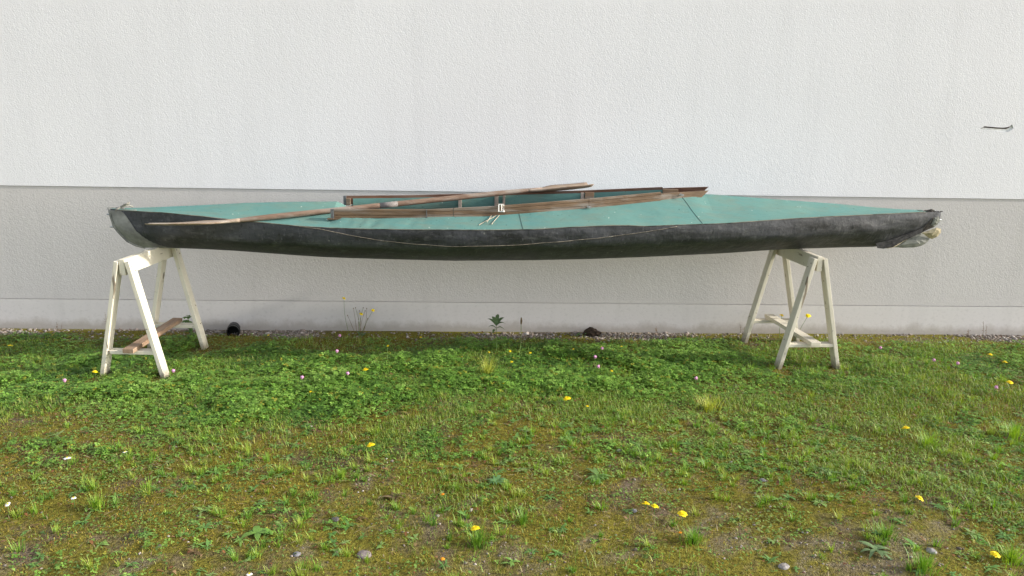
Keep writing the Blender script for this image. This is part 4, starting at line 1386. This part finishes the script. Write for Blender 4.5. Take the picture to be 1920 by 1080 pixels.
# weeds along the wall
def stem_path(p0, p1, sag=.0, n=6):
    p0 = Vector(p0); p1 = Vector(p1); out = []
    for i in range(n):
        t = i / (n - 1)
        out.append(p0.lerp(p1, t) + Vector((sag * math.sin(math.pi * t), 0, 0)))
    return out

def leaf_mesh(m, base, ang, L, w, rise, droop, n=6):
    base = Vector(base); P = []
    for i in range(n + 1):
        t = i / n
        ww = w * math.sin(math.pi * (.08 + .9 * t)) ** .8
        c = base + Vector((math.cos(ang) * L * t, math.sin(ang) * L * t, rise * L * t - droop * L * t * t))
        sd_ = Vector((-math.sin(ang), math.cos(ang), 0)) * ww
        P.append([c - sd_ + Vector((0, 0, ww * .3)), c, c + sd_ + Vector((0, 0, ww * .3))])
    m.grid(P)

M_WLEAF = mat_plain('weed_leaf', (.09, .17, .045), .6, 0, .3, 50)
M_DLEAF = mat_plain('dark_weed_leaf', (.095, .15, .06), .6, 0, .35, 50)

def wall_weed():
    root = empty('flowering_weed', (-.90, 5.22, gz(-.9, 5.22)), 'tall thin weed with tiny yellow flowers in front of the plinth', 'weed')
    tips = [(-1.005, 5.25, .250, 1), (-.985, 5.26, .120, 0), (-.94, 5.25, .175, 0), (-.925, 5.25, .180, 0), (-.90, 5.26, .155, 0), (-.885, 5.25, .135, 1), (-.87, 5.25, .180, 0), (-.845, 5.25, .175, 0),
            (-.855, 5.24, .16, 0), (-.80, 5.25, .163, 1), (-.84, 5.25, .10, 0)]
    for i, (x, y, z, fl) in enumerate(tips):
        bx = -.90 + (x + .90) * .30 + R.uniform(-.02, .02)
        if i == 0: bx = -.97
        MB().tube(stem_path((bx, 5.225, gz(bx, 5.225) - .005), (x, y, z), R.uniform(-.012, .012)), [.0016, .0015, .0013, .0012, .0011, .001], 5).build('stem', M_DRYSTALK if i % 3 else M_STALK, root)
        if fl:
            o = link('petals', HEADS['yellow'], None, root, (x, y, z + .002)); o.scale = (.75,) * 3; o.rotation_euler = (.5, R.uniform(-.3, .3), 1)
        else:
            b = MB().tube([(x, y, z - .004), (x, y, z), (x + .001, y, z + .006)], [.0018, .0036, .001], 6)
            b.build('seed_head', M_DRYSTALK, root)
    m = MB()
    for i in range(12):
        leaf_mesh(m, (-.87 + R.uniform(-.03, .03), 5.20, gz(-.87, 5.2) + .005), R.uniform(0, 6.3), R.uniform(.03, .06), .007, R.uniform(.3, .9), .7)
    m.build('foliage', M_DLEAF, root)
wall_weed()

def leafy_plant(name, x, y, top, label, leaves, stalkM, leafM):
    root = empty(name, (x, y, gz(x, y)), label, 'weed')
    p1 = Vector(top)
    MB().tube(stem_path((x, y, gz(x, y) - .01), p1, .006, 7), [.0026, .0025, .0023, .0022, .002, .0018, .0015], 6).build('stem', stalkM, root)
    for (t, ang, L, w, rise, droop) in leaves:
        b = Vector((x, y, gz(x, y))).lerp(p1, t)
        m = MB(); leaf_mesh(m, b, ang, L, w, rise, droop)
        m.build('leaf', leafM, root, smooth=True)
    return root
leafy_plant('broad_leaved_weed', .078, 4.72, (.085, 4.99, .125), 'broad-leaved weed on a pale stem standing before the plinth at the middle',
    [(1, 2.6, .075, .014, 1.25, .75), (1, 2.0, .07, .013, 1.5, .8), (1, 1.4, .075, .014, 1.6, .75), (1, .75, .08, .015, 1.3, .75), (1, .3, .07, .014, 1.0, .9), (.92, 3.0, .06, .012, .9, .9), (.9, .0, .06, .012, .8, 1.0), (.85, 4.2, .05, .012, .7, .9)], M_STALK, M_DLEAF)
r_ = empty('seed_stalk', (.226, 4.637, gz(.226, 4.637)), 'brown seed stalk on a pale stem right of the broad-leaved weed', 'weed')
MB().tube(stem_path((.226, 4.637, gz(.226, 4.637) - .01), (.255, 4.95, .145), .006, 7), .0019, 6).build('stem', M_STALK, r_)
MB().tube([(.255, 4.95, .140), (.256, 4.955, .155), (.257, 4.956, .172), (.256, 4.955, .188), (.255, 4.955, .196)], [.0025, .0065, .0075, .005, .002], 7).build('seed_head', M_DRYSTALK, r_)
leafy_plant('leafy_sapling', -2.02, 5.03, (-2.045, 5.06, .16), 'small leafy sapling behind the cream trestle brace board',
    [(t, R.uniform(0, 6.28), R.uniform(.03, .055), R.uniform(.009, .014), R.uniform(.1, .7), R.uniform(.2, .8)) for t in np.linspace(.15, 1, 26)], M_STALK, M_WLEAF)
r_ = empty('peat_clump', (.79, 5.25, gz(.79, 5.25)), 'dark brown clump of soil and roots at the plinth right of the middle', 'soil clump')
V_ = []; F_ = []
b = bmesh.new(); bmesh.ops.create_icosphere(b, subdivisions=3, radius=.05)
for v in b.verts:
    n_ = float(fbm(v.co.x * 60 + 9, v.co.y * 60 + v.co.z * 50, 13, 3))
    v.co *= .55 + .9 * n_; v.co.x *= 1.25; v.co.z *= .8
me_ = bpy.data.meshes.new('soil'); b.to_mesh(me_); b.free(); me_.materials.append(M_PEAT)
link('soil', me_, None, r_, (.79, 5.25, gz(.79, 5.25) + .012))
m_ = MB()
for i in range(16):
    leaf_mesh(m_, (.72 + R.uniform(-.04, .04), 5.23, gz(.72, 5.23) + .004), R.uniform(0, 6.3), R.uniform(.025, .05), .006, R.uniform(.4, 1.2), .7)
m_.build('foliage', M_WLEAF, r_)
for (x, y, h, lab) in [(-2.70, 5.24, .135, 'thin dry stalk at the plinth left of the cream trestle'), (3.72, 5.24, .115, 'thin dry stalk at the plinth near the right edge'),
                       (3.60, 5.25, .05, 'short dry sprig at the plinth below the gouge'), (-3.02, 5.2, .07, 'small dry sprig by the plinth at the left edge'),
                       (1.88, 5.22, .085, 'pair of dark dry sprigs behind the beige trestle'), (1.26, 5.25, .055, 'tiny dry sprig at the plinth left of the beige trestle')]:
    r_ = empty('dry_stalk', (x, y, gz(x, y)), lab, 'weed', 'dry stalks along the plinth')
    for k in range(2):
        dx = R.uniform(-.02, .02)
        MB().tube(stem_path((x + k * .02, y, gz(x, y) - .005), (x + k * .02 + dx, y + .01, h * (1 - .25 * k)), .005), [.0014, .0013, .0012, .0011, .001, .0008], 5).build('stem', M_DRYSTALK, r_)
        m_ = MB()
        for i in range(4):
            t = .45 + .16 * i
            leaf_mesh(m_, (x + k * .02 + dx * t, y, gz(x, y) + h * (1 - .25 * k) * t), R.uniform(0, 6.3), .016, .0032, R.uniform(.2, 1), .4, 3)
        m_.build('seed_head', M_DRYSTALK, r_)
